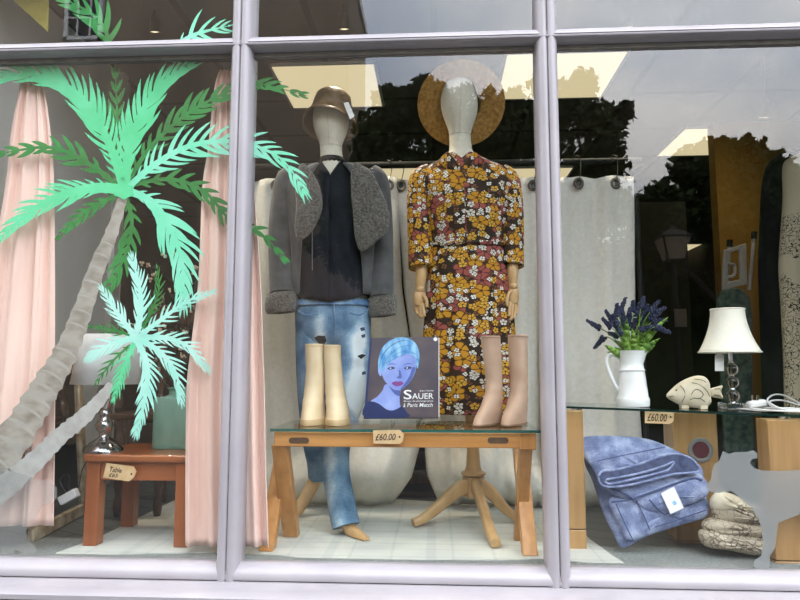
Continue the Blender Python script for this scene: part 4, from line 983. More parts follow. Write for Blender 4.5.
boot({'foot': (488, 421), 'shaft': [(490.5, 336, 9.6, 0), (491.2, 345, 9.5, 0), (492.8, 362, 8.9, 0), (494, 380, 8.3, .002), (493.5, 393, 9.0, .015), (491.5, 406, 10.6, .05), (490, 414, 11.6, .072), (489.5, 419, 11.8, .08)]}, BY + .02, M['boottan'], M['soletan'], 'tan suede boot on the glass table nearer the book', 'pair of tan boots', (-.62, -1), .006)
boot({'foot': (513, 421), 'shaft': [(517.8, 335, 9.8, 0), (517.8, 345, 9.7, 0), (518.4, 362, 9.2, 0), (519, 380, 8.7, .002), (518.4, 393, 9.3, .015), (516.6, 406, 10.8, .05), (515.2, 414, 11.6, .072), (514.8, 419, 11.8, .08)]}, BY + .03, M['boottan'], M['soletan'], 'tan suede boot at the end of the glass table by the window post', 'pair of tan boots', (-.50, -1), .006)

# ---------------------------------------------------------------- photo book on a clear stand
KY = .22
TL, TR, BR, BL = W(371.5, 338, KY + .055), W(438.5, 336.5, KY + .055), W(438.5, 417.5, KY), W(364.5, 418, KY)
TL = W(371, 338, KY + .05)
bk = thing('photo_book', (BL + BR) / 2, 'hardback photo book with a blue-tinted short-haired portrait on its cover', 'book')
R_ = (BR - BL).normalized(); U_ = (TL - BL); wB = (BR - BL).length; hB = U_.length
nB = (BR - BL).cross(TL - BL).normalized()       # towards the street
if nB.y > 0: nB = -nB
_n = (BR - BL).cross(TL - BL); _d = ray(438.5, 336.5); TR = CAM + _d * (_n.dot(BL - CAM) / _n.dot(_d)); BR = BR
def bp(u, v, d=0):  # u, v from 0..1 over the cover, d towards the street
    a = BL + (BR - BL) * u; b = TL + (TR - TL) * u; return a + (b - a) * v + nB * d
def blk(u0, v0, u1, v1, d0, d1): return [bp(u0, v0, d0), bp(u1, v0, d0), bp(u1, v0, d1), bp(u0, v0, d1), bp(u0, v1, d0), bp(u1, v1, d0), bp(u1, v1, d1), bp(u0, v1, d1)]
MB().hexa(blk(.0, 0, 1, 1, -.003, 0)).build('front_cover', M['cover'], bk, smooth=False)
MB().hexa(blk(.0, 0, 1, 1, -.034, -.031)).build('back_cover', M['coverblue'], bk, smooth=False)
MB().hexa(blk(.02, .012, 1.012, .985, -.031, -.003)).build('pages', M['page'], bk, smooth=False)
MB().hexa(blk(-.012, 0, .02, 1, -.034, 0.0004)).build('spine', M['coverblue'], bk, smooth=False)
def art(name, uv, m, d, sm=5):
    p = catmull([(u, v, 0) for u, v in uv], sm) if sm else [Vector((u, v, 0)) for u, v in uv]
    return MB().ngon([bp(q.x, q.y, d) for q in p]).build(name, m, bk, smooth=False)
def cu(x, y): return ((x - 345) / 345 if False else 0, 0)
# cover picture, traced on the cover's own grid (0..1)
def C_(pts): return [((x - 45) / 345, 1 - (y - 40) / 415) for x, y in pts]   # from the enlarged crop of the cover
art('cover_shoulders', C_([(46, 385), (70, 368), (100, 345), (122, 315), (130, 290), (150, 285), (205, 300), (205, 350), (208, 385), (215, 420), (170, 424), (100, 428), (46, 440)]), M['skin'], .0006)
art('cover_top', C_([(46, 380), (75, 372), (110, 385), (145, 412), (175, 418), (205, 405), (218, 398), (240, 425), (245, 452), (48, 452)]), M['coverblue'], .0009, 4)
art('cover_ear', C_([(92, 180), (100, 178), (108, 200), (112, 238), (104, 240), (94, 220)]), M['skin'], .0006)
art('cover_face', C_([(108, 180), (120, 140), (160, 110), (215, 105), (262, 130), (280, 170), (278, 215), (262, 258), (235, 295), (205, 315), (178, 312), (148, 290), (122, 255), (110, 215)]), M['skin'], .0010)
art('cover_hair', C_([(92, 190), (92, 150), (104, 100), (135, 62), (180, 42), (235, 45), (275, 75), (293, 120), (295, 165), (286, 208), (278, 168), (264, 138), (236, 128), (200, 140), (165, 162), (136, 188), (116, 222), (104, 205)]), M['hairblue'], .0014, 4)
for ex, fl in ((158, 1), (240, -1)):
    art('cover_eye', C_([(ex - 20, 204), (ex - 8, 196), (ex + 8, 195), (ex + 20, 202), (ex + 8, 208), (ex - 8, 210)]), M['eyedk'], .0014, 3)
    art('cover_eyelight', C_([(ex - 9, 202), (ex - 3, 199), (ex + 1, 203), (ex - 5, 206)]), M['text'], .0016, 0)
    art('cover_eyebrow', C_([(ex - 24, 186), (ex, 177), (ex + 24, 184), (ex, 182)]), M['blueshade'], .0015, 3)
art('cover_nose', C_([(196, 215), (203, 215), (212, 248), (206, 256), (190, 254), (186, 248), (196, 244)]), M['blueshade'], .0013, 3)
art('cover_lips', C_([(164, 280), (182, 270), (194, 273), (205, 270), (222, 280), (206, 294), (182, 294)]), M['lip'], .0014, 3)
for k, pts in enumerate(([(112, 200), (135, 150), (190, 95), (250, 85)], [(120, 190), (160, 140), (220, 115), (280, 130)], [(104, 150), (140, 95), (200, 60), (250, 62)], [(130, 178), (180, 148), (240, 135), (288, 160)], [(100, 175), (115, 125), (160, 75), (215, 55)])):
    q = catmull([(*C_([p])[0], 0) for p in pts], 6, False); MB().tube([bp(p.x, p.y, .0014) for p in q], .0006, 4).build('cover_hair_strand', M['blueshade'] if k % 2 else M['coverblue'], bk)
art('cover_cheek_tone', C_([(262, 200), (278, 205), (262, 256), (236, 293), (205, 314), (228, 280), (250, 240)]), M['blueshade'], .0012, 3)
art('cover_neck_tone', C_([(150, 292), (178, 314), (205, 316), (206, 345), (180, 335)]), M['blueshade'], .0009, 3)
art('cover_sticker', [(.955 + .030 * math.cos(k / 16 * 2 * PI), .965 + .024 * math.sin(k / 16 * 2 * PI)) for k in range(16)], M['text'], .0012, 0)
def btext(nm, s_, x, y, wpx, hpx, sh=0, bold=0):
    u, v = C_([(x, y)])[0]; rt = bp(1, v) - bp(0, v)
    text(nm, s_, bp(u, v, .0018), rt, TL - BL - (BR - BL) * ((TL - BL).dot(BR - BL) / (BR - BL).length_squared), hpx / 415 * hB, M['text'], bk, out=0, width=wpx / 345 * wB, shear=sh, bold=bold)
btext('title_initial', 'S', 225, 363, 38, 48, 0, .008); btext('title', 'AUER', 265, 362, 100, 29, 0, .008)
btext('author_line', 'Jean-Claude', 300, 326, 66, 9, 0, .004); btext('subtitle', '40 ans de photographie', 224, 378, 140, 9.5, 0, .004); btext('magazine_line', 'à Paris Match', 224, 402, 138, 20, .2, .006)
# clear stand
z0 = zgt + .0006
st = thing('book_stand', ((BL.x + BR.x) / 2, KY + .06, z0), 'clear acrylic stand holding the photo book upright on the glass table', 'book stand')
b = MB(); s = pm(KY)
for px in (392, 417):
    x = W(px, 420, KY).x
    b.box((x - .0025, KY - .03, z0), (x + .0025, KY + .14, z0 + .008)); b.box((x - .0025, KY - .030, z0), (x + .0025, KY - .024, z0 + .022))
b.hexa([Vector((BL.x + .05, KY + .052, z0 + .004)), Vector((BR.x - .05, KY + .052, z0 + .004)), Vector((BR.x - .05, KY + .056, z0 + .004)), Vector((BL.x + .05, KY + .056, z0 + .004)), Vector((BL.x + .05, KY + .115, z0 + .24)), Vector((BR.x - .05, KY + .115, z0 + .24)), Vector((BR.x - .05, KY + .119, z0 + .24)), Vector((BL.x + .05, KY + .119, z0 + .24))])
b.build('stand', M['acrylic'], st, smooth=False)

# ================================================================ MANNEQUINS
MY = .62
def mpx(rows, name, m, parent, n=28, p=2.0, k=4, **kw):
    R, U = pxrings(_cr(rows, k), n, p); return MB().loft(R, uvs=U).build(name, m, parent, **kw)
# ---- shearling jacket mannequin
f = G(345, 530, 0)
m1 = thing('jacket_mannequin', (W(335, 400, MY).x, MY, 0), 'mannequin in bronze bucket hat, grey shearling jacket, black top and ripped jeans', 'mannequin')
D = lambda c, y, hw, d=None, Y=MY: (c, y, hw, (hw * pm(Y) * .8 if d is None else d), Y)
body = mpx([D(331, 98, 5), D(331, 100, 11), D(331, 106, 16, .072), D(331, 116, 18.6, .086), D(331, 126, 18.2, .086), D(331, 134, 15.8, .074), D(331, 141, 12.8, .060), D(331, 147, 11.4, .05), D(331.5, 156, 11.6, .05), D(332, 163, 12.5, .052), D(333, 169, 18, .058), D(333, 176, 34, .066), D(333, 186, 42, .075), D(333, 215, 37, .09), D(333, 250, 32, .085), D(333, 290, 34, .085), D(333, 320, 36, .09), D(333, 332, 30, .08)], 'body', M['linen'], m1)
hb = MB().tube([W(331, y, MY) + Vector((0, -d, 0)) for y, d in ((108, .080), (116, .0866), (126, .0868), (134, .075), (141, .061), (147, .051))], .0009, 6); o = hb.build('face_seam', M['seam'], body); 
ring = [W(331.5, 148, MY) + Vector((11.6 * pm(MY) * math.cos(k / 28 * 2 * PI), .0507 * math.sin(k / 28 * 2 * PI), 0)) for k in range(29)]
MB().tube(ring, .001, 6, caps=False).build('neck_seam', M['seam'], body)
# choker
cb = MB(); crs = []
for dz_, rr_ in ((.012, 12.5), (.009, 12.9), (-.004, 13.0), (-.008, 12.9)):
    crs.append([W(332, 161.5, MY) + Vector((rr_ * pm(MY) * math.cos(k / 72 * 2 * PI), rr_ * .00425 * math.sin(k / 72 * 2 * PI), dz_ + (-.006 * abs(math.sin(k * PI / 4)) if dz_ < -.005 else 0))) for k in range(72)])
cb.loft(crs, caps=False).build('choker', M['lace'], m1, solid=.0015)
# black top with a deep V
def vtop():
    rows = _cr([D(333, 163, 15, .060), D(333, 170, 21, .064), D(333, 178, 36, .072), D(333, 190, 43, .082), D(333, 215, 39, .10), D(333, 245, 35, .098), D(333, 275, 37, .102), D(333, 302, 39.8, .116)], 4)
    n = 60; R = []
    for j, (cx, y, hw, dp, Y) in enumerate(rows):
        c = W(cx, y, Y); hwm = hw * pm(Y); ring = []
        vw = max(0.0, (179 - y) / 16) * 11 * pm(Y)      # half width of the neck opening
        hem = 0
        for k in range(n + 1):
            a = -PI / 2 + math.asin(min(.95, vw / hwm)) + (2 * PI - 2 * math.asin(min(.95, vw / hwm))) * k / n
            p = c + Vector((hwm * math.cos(a), dp * math.sin(a), 0))
            if j == len(rows) - 1: p.z += .04 * abs(math.cos(a)) ** 2 - .008
            p += Vector((0, -.004 * math.sin(p.x * 90 + p.z * 30), 0)) * (1 if p.y < c.y else 0)
            ring.append(p)
        R.append(ring)
    return MB().loft(R, closed=False, caps=False)
top = vtop().build('black_top', M['navy'], m1, solid=.003)
MB().tube([W(312, 196, MY) + Vector((0, -.105, 0)), W(317, 215, MY) + Vector((0, -.112, 0)), W(317, 245, MY) + Vector((0, -.107, 0)), W(317, 274, MY) + Vector((0, -.106, 0))], .0022, 6).build('cord', M['suede'], top)
# jeans
jn = mpx([D(332.5, 300, 37, .096), D(332.5, 305, 38, .102), D(333, 318, 38.5, .108), D(333, 330, 38, .108), D(333, 338, 36, .10), D(333, 345, 30, .085)], 'jeans', M['jeans'], m1)
for rows in ([(314, 322, 18.5, MY), (313, 345, 17.5, MY - .01), (312.5, 375, 16, MY - .01), (313, 405, 14.5, MY + .0), (315, 440, 12.5, MY + .05), (318, 462, 11, MY + .10), (319, 478, 10.5, MY + .12)],
             [(351, 322, 19.5, MY), (351.5, 345, 19, MY - .02), (350.5, 375, 18, MY - .03), (346, 405, 16.5, MY - .05), (337, 440, 14, MY - .10), (336, 470, 13.5, MY - .15), (341, 500, 13.5, MY - .20), (346, 526, 13.8, MY - .23)]):
    b = MB(); pxtube(b, rows, 22, 5); b.build('jeans_leg', M['jeans'], jn)
wb = MB(); rr = _cr([D(332.5, 301, 38.4, .103), D(332.5, 307, 39.2, .108)], 3); R, U = pxrings(rr, 40); wb.loft(R, caps=False); wb.build('waistband', M['jeansdk'], jn, solid=.002)
def on_front(poly, dy): return [W(x, y, MY - dy) for x, y in poly]
for poly, mm, nm in (([(314, 338), (318, 335.5), (325, 336), (326, 341), (322, 346.5), (319, 344)], 'lace', 'rip'), ([(357, 356), (362, 354), (366, 355), (361, 359)], 'lace', 'rip'), ([(360, 328), (364, 327), (365, 330), (361, 331)], 'denimdk', 'rip'), ([(361, 335), (365, 334), (365, 337), (362, 338)], 'denimdk', 'rip'), ([(362, 372), (365, 371), (366, 374), (362, 375)], 'denimdk', 'rip')):
    MB().prism(on_front(poly, .125), (0, .010, 0)).build(nm, M[mm], jn, smooth=False)
for poly in ([(298, 311), (307, 315), (318, 314)], [(350, 313), (360, 315), (369, 309)]): MB().tube(catmull(on_front(poly, .112), 6, False), .002, 6).build('pocket_seam', M['jeansdk'], jn)
MB().tube([W(334, 303, MY - .113), W(335, 325, MY - .116), W(333, 338, MY - .112)], .002, 6).build('fly_seam', M['jeansdk'], jn)
# wooden shins and feet
for rows in ([(319, 470, 6.5, MY + .115), (312, 486, 6.5, MY + .10), (303, 502, 6, MY + .06), (297, 511, 5.5, MY + .03), (292, 516.5, 4.5, MY - .01), (288, 519, 3, MY - .03)],
             [(346, 515, 7, MY - .225), (349, 527, 6.5, MY - .235), (355, 533, 6.3, MY - .26), (361, 537.5, 5.4, MY - .29), (367, 540, 3.6, MY - .32)]):
    b = MB(); pxtube(b, rows, 14, 5, flat=.85); o = b.build('foot', M['beech'], m1)
    zlow = min(v[2] for v in b.v)
    if zlow < .009:
        for v in o.data.vertices: v.co.z = max(v.co.z, .009)
# hat
def hat_bucket():
    c = W(332, 110, MY); s = pm(MY)
    pr = [(1 * s, 19.5 * s), (9 * s, 19.2 * s), (15 * s, 17.6 * s), (18 * s, 14.5 * s), (20 * s, 6 * s), (21 * s, -1 * s), (21.3 * s, -3 * s), (24 * s, -9 * s), (27.5 * s, -16.5 * s), (29.5 * s, -21 * s)]
    R = Matrix.Rotation(math.radians(-7), 3, 'X') @ Matrix.Rotation(math.radians(5), 3, 'Y')
    b = MB(); rings = []
    for r, z in pr:
        ring = []
        for k in range(40):
            a = 2 * PI * k / 40; wob = (1 + .025 * math.sin(3 * a + 1)) if r > 22 * s else 1
            ring.append(R @ Vector((r * math.cos(a) * wob, r * math.sin(a) * 1.05, z + (r > 22 * s) * .006 * math.sin(2 * a + .6) + (r > 22 * s and math.sin(a) < 0) * (-math.sin(a)) * (r / s - 21) * .9 * s)) + c + Vector((0, .0, 0)))
        rings.append(ring)
    return b.loft(rings, caps=False)
h_ = hat_bucket().build('bucket_hat', M['hat'], m1, solid=.003)
ring = [W(332, 108.5, MY) + Vector((21.2 * pm(MY) * math.cos(k / 40 * 2 * PI), 21.2 * 1.05 * pm(MY) * math.sin(k / 40 * 2 * PI), .002 - .01 * math.sin(k / 40 * 2 * PI) * -.5)) for k in range(41)]
MB().tube(ring, .003, 6, caps=False).build('hat_seam', M['hat'], h_)
MB().prism([W(x, y, MY - .115) for x, y in ((343.5, 103), (348.5, 102), (354.5, 116), (350, 119.5))], (0, .0015, 0)).build('hat_tag', M['card'], h_, smooth=False)
# jacket
jk = MB(); rows = _cr([(334, 168, 24, .078, 12), (334, 176, 43, .088, 18), (334, 188, 52, .10, 24), (334, 215, 48, .118, 27), (334, 245, 44, .118, 29), (334, 270, 43, .112, 31), (334, 296, 43, .108, 32)], 4)
R = []
for cx, y, hw, dp, gp in rows:
    c = W(cx, y, MY); hwm = hw * pm(MY); a0 = math.asin(min(.98, gp / hw)); ring = []
    for k in range(41):
        a = -PI / 2 + a0 + (2 * PI - 2 * a0) * k / 40; ring.append(c + Vector((hwm * math.cos(a), dp * math.sin(a), 0)))
    R.append(ring)
J = jk.loft(R, closed=False, caps=False).build('shearling_jacket', M['suede'], m1, solid=.006)
for rows, cuff in (([(296, 172, 9, MY), (288, 181, 13, MY), (285, 205, 14.5, MY + .01), (282, 235, 14, MY + .01), (282, 265, 13.5, MY - .0), (283, 294, 13.5, MY - .03)], (283, 303, 15.5, 17.5)),
                   ([(370, 172, 9, MY), (377, 181, 12, MY), (379, 205, 13, MY + .01), (381, 235, 12.5, MY + .01), (382, 265, 12, MY), (382, 298, 12, MY - .03)], (383, 306.5, 13, 14))):
    b = MB(); pxtube(b, rows, 20, 5); sl = b.build('sleeve', M['suede'], J)
    cx, cy, r0, r1 = cuff; c = W(cx, cy, MY - .03); s = pm(MY)
    pr = [(r0 * .8 * s, 10.5 * s), (r0 * s, 10 * s), (r1 * s, 6 * s), (r1 * 1.02 * s, 0), (r1 * .99 * s, -6 * s), (r0 * s, -9.5 * s), (r0 * .75 * s, -10 * s), (r0 * .7 * s, 0)]
    bb = MB(); rings = []
    for r, z in pr: rings.append([c + Vector((r * math.cos(k / 32 * 2 * PI) * (1 + .03 * math.sin(9 * k + z * 300)), r * .85 * math.sin(k / 32 * 2 * PI), z + .10 * r * math.cos(k / 32 * 2 * PI))) for k in range(32)])
    bb.loft(rings, caps=False).build('shearling_cuff', M['shearling'], sl)
lapL = [(303, 163), (309, 168), (317, 180), (321, 192), (322.5, 206), (319, 219), (312, 231), (305, 238), (298, 240), (294.5, 228), (296, 205), (295, 185), (297, 170)]
lapR = [(355, 163), (362, 165), (372, 172), (381, 190), (388, 208), (390, 218), (387, 232), (377, 241), (367, 249), (360, 251), (355, 238), (353, 215), (351, 192), (351, 172)]
MB().puff(lapL, MY - .118, .020, bump=.004).build('shearling_collar', M['shearling'], J)
MB().puff(lapR, MY - .118, .020, bump=.004).build('shearling_collar', M['shearling'], J)
bcol = [W(x, y, Y) for x, y, Y in ((304, 174, MY - .09), (309, 170, MY - .03), (316, 167, MY + .06), (334, 165, MY + .10), (350, 167, MY + .06), (356, 170, MY - .03), (360, 174, MY - .09))]
MB().tube(catmull(bcol, 6, False), .020, 12).build('shearling_collar', M['shearling'], J)

# ---- floral dress mannequin
m2 = thing('dress_mannequin', (W(474, 400, MY).x, MY, 0), 'mannequin in a brown and mustard floral dress and straw hat on a turned wooden stand', 'mannequin')
bd2 = mpx([D(459, 79, 4), D(459, 81, 10), D(459, 87, 15.5, .07), D(459, 98, 18.8, .088), D(459.5, 110, 18.6, .088), D(460, 120, 15.8, .074), D(460, 129, 12.4, .058), D(460, 136, 11.2, .05), D(460.5, 146, 11.4, .05), D(461, 153, 13, .052), D(462, 159, 22, .058), D(464, 168, 36, .066), D(466, 190, 40, .085), D(468, 230, 36, .08), D(469, 270, 38, .09), D(469, 300, 40, .09), D(469, 312, 30, .07)], 'body', M['linen'], m2)
MB().tube([W(459.5, y, MY) + Vector((0, -d, 0)) for y, d in ((90, .079), (98, .0886), (110, .0888), (120, .075), (129, .059), (136, .051))], .0009, 6).build('face_seam', M['seam'], bd2)
ring = [W(460, 136.5, MY) + Vector((11.5 * pm(MY) * math.cos(k / 28 * 2 * PI), .0507 * math.sin(k / 28 * 2 * PI), 0)) for k in range(29)]
MB().tube(ring, .001, 6, caps=False).build('neck_seam', M['seam'], bd2)
def dress():
    rows = _cr([D(461, 156, 16, .062), D(462, 161, 24, .066), D(464, 168, 40, .074), D(466, 178, 48, .085), D(467, 195, 45, .105), D(467, 215, 42, .112), D(467.5, 235, 39, .104), D(468, 247, 38, .10), D(468.5, 262, 40, .105), D(468.5, 300, 42.5, .115), D(468.5, 350, 44.5, .122), D(468.5, 395, 45.5, .126), D(468, 413, 45.5, .126)], 5)
    n = 84; R = []; U = []
    for j, (cx, y, hw, dp, Y) in enumerate(rows):
        c = W(cx, y, Y); hwm = hw * pm(Y); ring = []; fold = max(0, min(1, (y - 245) / 90)) * .055
        vn = max(0.0, min(1, (166 - y) / 12))
        for k in range(n):
            a = 2 * PI * k / n; f = 1 + fold * math.sin(11 * a + .6 * math.sin(3 * a) + y * .006)
            p = c + Vector((hwm * math.cos(a) * f, dp * math.sin(a) * f, 0))
            if math.sin(a) < -.3 and y < 166: p.z -= .035 * vn * max(0, 1 - abs(math.cos(a)) / .5)
            ring.append(p); U.append(((a if a < PI * 1.5 else a) * .125, c.z))
        ring2 = ring; R.append(ring2)
    return MB().loft(R, caps=False, uvs=U)
dr = dress().build('floral_dress', M['floral'], m2, solid=.003)
sx = lambda b, nm: b.build(nm, M['floral'], dr)
for rows in ([(431, 171, 9, MY), (421, 180, 12, MY), (419, 200, 12.5, MY), (420, 225, 13, MY - .01), (421, 250, 13.2, MY - .02), (421.5, 268, 13.2, MY - .035)], [(500, 171, 9, MY), (508, 180, 11.5, MY), (511, 200, 12, MY), (512, 225, 12, MY - .01), (512, 250, 12, MY - .02), (512, 266, 12, MY - .035)]):
    b = MB(); rr = _cr(rows, 5); b.tube([W(r[0], r[1], r[3]) for r in rr], [r[2] * pm(r[3]) for r in rr], 22)
    for i in range(len(b.v)):
        ringi, k = divmod(i, 22); b.uv[i] = (k / 22 * .33 + rows[0][0] * .01, b.v[i][2])
    sx(b, 'sleeve')
for pts in ([(447, 152), (452, 156), (459, 165), (461, 171), (452, 170), (441, 166), (439, 160)], [(475, 152), (470, 156), (463, 165), (462, 171), (472, 170), (482, 166), (484, 160)]):
    b = MB().puff(pts, MY - .078, .008, smooth=3); 
    for i, v in enumerate(b.v): b.uv[i] = (v[0] * 1.3, v[2])
    sx(b, 'collar')
b = MB().tube([W(463, 172, MY - .092), W(465, 195, MY - .112), W(466, 240, MY - .107)], .0035, 6)
for i, v in enumerate(b.v): b.uv[i] = (v[0], v[2])
sx(b, 'button_placket')
b = MB(); R, U = pxrings([D(468, 245, 38.8, .106), D(468, 249, 38.8, .106)], 40); b.loft(R, caps=False, uvs=U); b.build('waist_seam', M['floral'], dr, solid=.003)
# wooden forearms and hands with five fingers
def hand(arm, palm, fingers, thumb, name='forearm'):
    b = MB(); pxtube(b, arm, 14, 4); fo = b.build(name, M['handwood'], m2)
    w0 = arm[-1]; c = W(w0[0], w0[1], w0[3]); b = MB().ball(c, w0[2] * pm(MY) * 1.12, 12, 8); b.build('wrist_joint', M['handwood'], fo)
    b = MB(); pxtube(b, palm, 12, 4, flat=.62); hd = b.build('hand', M['handwood'], m2)
    for k, fg in enumerate(fingers):
        b = MB(); pxtube(b, fg, 8, 3); b.build('finger', M['handwood'], hd)
    b = MB(); pxtube(b, thumb, 8, 3); b.build('thumb', M['handwood'], hd)
Y0 = MY - .045
hand([(422, 262, 6.2, MY - .03), (421, 275, 5.8, Y0), (420, 285, 4.8, Y0), (420, 289, 4.4, Y0)], [(420, 290, 4.2, Y0), (419.5, 295, 5.8, Y0), (419.5, 301, 6.0, Y0), (420, 305, 5, Y0)],
     [[(416.2, 303, 1.7, Y0 + .012), (415.8, 308, 1.55, Y0 + .01), (416.8, 312, 1.4, Y0 - .002), (418, 314, 1.2, Y0 - .01)], [(418.2, 304, 1.8, Y0 + .004), (418.2, 310, 1.6, Y0), (419.2, 315, 1.45, Y0 - .01), (420.4, 317.5, 1.25, Y0 - .02)], [(420.6, 304.5, 1.8, Y0 - .004), (421, 310.5, 1.6, Y0 - .012), (422, 315.5, 1.45, Y0 - .022), (423, 318, 1.25, Y0 - .03)], [(423, 304, 1.7, Y0 - .012), (423.6, 309.5, 1.55, Y0 - .022), (424.4, 314, 1.4, Y0 - .03), (425, 316, 1.2, Y0 - .036)]],
     [(423.5, 295, 2.0, Y0 - .012), (426.2, 299.5, 1.8, Y0 - .022), (427, 304, 1.6, Y0 - .028), (426.6, 307, 1.3, Y0 - .03)])
hand([(512.5, 260, 6.0, MY - .03), (512.5, 272, 5.6, Y0), (512.8, 282, 4.6, Y0), (513, 286, 4.2, Y0)], [(513, 287, 4.0, Y0), (513.2, 292, 5.5, Y0), (513.4, 299, 5.6, Y0), (513.2, 303, 4.8, Y0)],
     [[(516.6, 301, 1.7, Y0 + .012), (517.2, 307, 1.55, Y0 + .01), (516.8, 311, 1.4, Y0), (516, 314, 1.2, Y0 - .008)], [(514.6, 302, 1.8, Y0 + .004), (514.8, 309, 1.6, Y0), (514.4, 315, 1.45, Y0 - .01), (513.6, 318.5, 1.25, Y0 - .02)], [(512.2, 302.5, 1.8, Y0 - .004), (512, 310, 1.6, Y0 - .012), (511.6, 316, 1.45, Y0 - .02), (511, 320, 1.25, Y0 - .028)], [(510, 302, 1.7, Y0 - .012), (509.6, 308, 1.55, Y0 - .02), (509.4, 313, 1.4, Y0 - .028), (509.2, 316, 1.2, Y0 - .034)]],
     [(509.6, 292, 2.0, Y0 - .012), (507.6, 297, 1.8, Y0 - .022), (507, 302, 1.6, Y0 - .028), (507.4, 306, 1.3, Y0 - .03)])
# straw hat, tipped far back
c = W(461, 104, MY + .055); s = pm(MY)
Rh = Matrix.Rotation(math.radians(-68), 3, 'X')
rings = []
for r, z in [(2, 30), (12, 29.5), (18, 26), (20.5, 18), (21, 8), (21.5, 1), (24, -1), (34, -2.5), (44, -2), (46, -3.2), (44, -4), (34, -4.5), (24, -3.5), (20.5, -1), (19.5, 8)]:
    rings.append([Rh @ Vector((r * s * math.cos(2 * PI * k / 48), r * s * math.sin(2 * PI * k / 48) * (.96), z * s + (r > 30) * .006 * math.sin(4 * PI * k / 48 + .5))) + c for k in range(48)])
MB().loft(rings, caps=False).build('straw_hat', M['straw'], m2)
# turned stand with three curved legs
SY = .62; s = pm(SY); cx = W(473.5, 480, SY).x
zz = lambda y: W(473, y, SY).z
b = MB().lathe([(6.5 * s, zz(496)), (6.5 * s, zz(476)), (12 * s, zz(474.5)), (12 * s, zz(472.5)), (8.5 * s, zz(470.5)), (7 * s, zz(466)), (6.0 * s, zz(450)), (6.5 * s, zz(430)), (8.5 * s, zz(412)), (7.5 * s, zz(390)), (7 * s, zz(330)), (6 * s, zz(300))], (cx, SY, 0), 24)
b.build('stand_column', M['beech'], m2)
MB().loft([[Vector((cx + 10.5 * s * math.cos(2 * PI * k / 6), SY + 10.5 * s * math.sin(2 * PI * k / 6), zz(y))) for k in range(6)] for y in (496, 476)]).build('stand_hub', M['beech'], m2, bevel=.002)
for px, py, dx in ((413, 526, 0), (496, 547, 0), (519, 521, 0)):
    g = G(px, py, .012); a = Vector((cx, SY, 0)); d = Vector((g.x - cx, g.y - SY, 0)); L = d.length; d.normalize()
    h0_ = zz(485); prof = [(.012 + (L - .012) * u, .024 + (h0_ - .024) * (.5 + .5 * math.cos(PI * u ** .88)) + .012 * math.sin(PI * u), .040 - .022 * u) for u in [q / 8 for q in range(9)]]
    rr = _cr(prof, 4); rings = []
    for i, (dd, z, h) in enumerate(rr):
        p = a + d * dd; p.z = z; q0, q1 = rr[max(0, i - 1)], rr[min(len(rr) - 1, i + 1)]
        tv = (d * (q1[0] - q0[0]) + Vector((0, 0, q1[1] - q0[1]))).normalized(); sd = tv.cross(Vector((0, 0, 1)) if abs(tv.z) < .95 else d).normalized(); sd = Vector((-d.y, d.x, 0)); up_ = sd.cross(tv).normalized()
        rings.append([p + sd * (.018 * math.copysign(abs(math.cos(2 * PI * k / 16)) ** .6, math.cos(2 * PI * k / 16))) + up_ * (h * .8 * math.copysign(abs(math.sin(2 * PI * k / 16)) ** .6, math.sin(2 * PI * k / 16))) for k in range(16)])
    o = MB().loft(rings).build('stand_leg', M['beech'], m2)
    for v in o.data.vertices: v.co.z = max(v.co.z, .0085)
# ================================================================ GLASS SHELF BAY
FL, FR_ = W(549, 405.2, .24), W(820, 415.2, .11)
d2 = (FR_ - FL); d2.z = 0; nb = Vector((-d2.y, d2.x, 0)).normalized() * .27
def sp(u, v, dz=0): p = FL + (FR_ - FL) * u + nb * v; p.z += dz; return p
def shz(x, y):
    u = ((x - FL.x) * d2.x + (y - FL.y) * d2.y) / d2.length_squared; return FL.z + (FR_.z - FL.z) * u
sh = thing('glass_shelf', sp(.5, .5), 'glass display shelf on oak blocks carrying the jug, wooden fish and small lamp', 'shelf')
TH = .0085
MB().hexa([sp(0, 0, -TH), sp(1.12, 0, -TH), sp(1.12, 1, -TH), sp(0, 1, -TH), sp(0, 0, -.0004), sp(1.12, 0, -.0004), sp(1.12, 1, -.0004), sp(0, 1, -.0004)]).build('glass_panel', M['tglass'], sh, smooth=False)
nv = nb.normalized() * .0012
MB().hexa([sp(0, 0, -TH) - nv * 1.2, sp(1.12, 0, -TH) - nv * 1.2, sp(1.12, 0, -TH) - nv * .2, sp(0, 0, -TH) - nv * .2, sp(0, 0, -.001) - nv * 1.2, sp(1.12, 0, -.001) - nv * 1.2, sp(1.12, 0, -.001) - nv * .2, sp(0, 0, -.001) - nv * .2]).build('glass_edge', M['gedgedk'], sh, smooth=False)
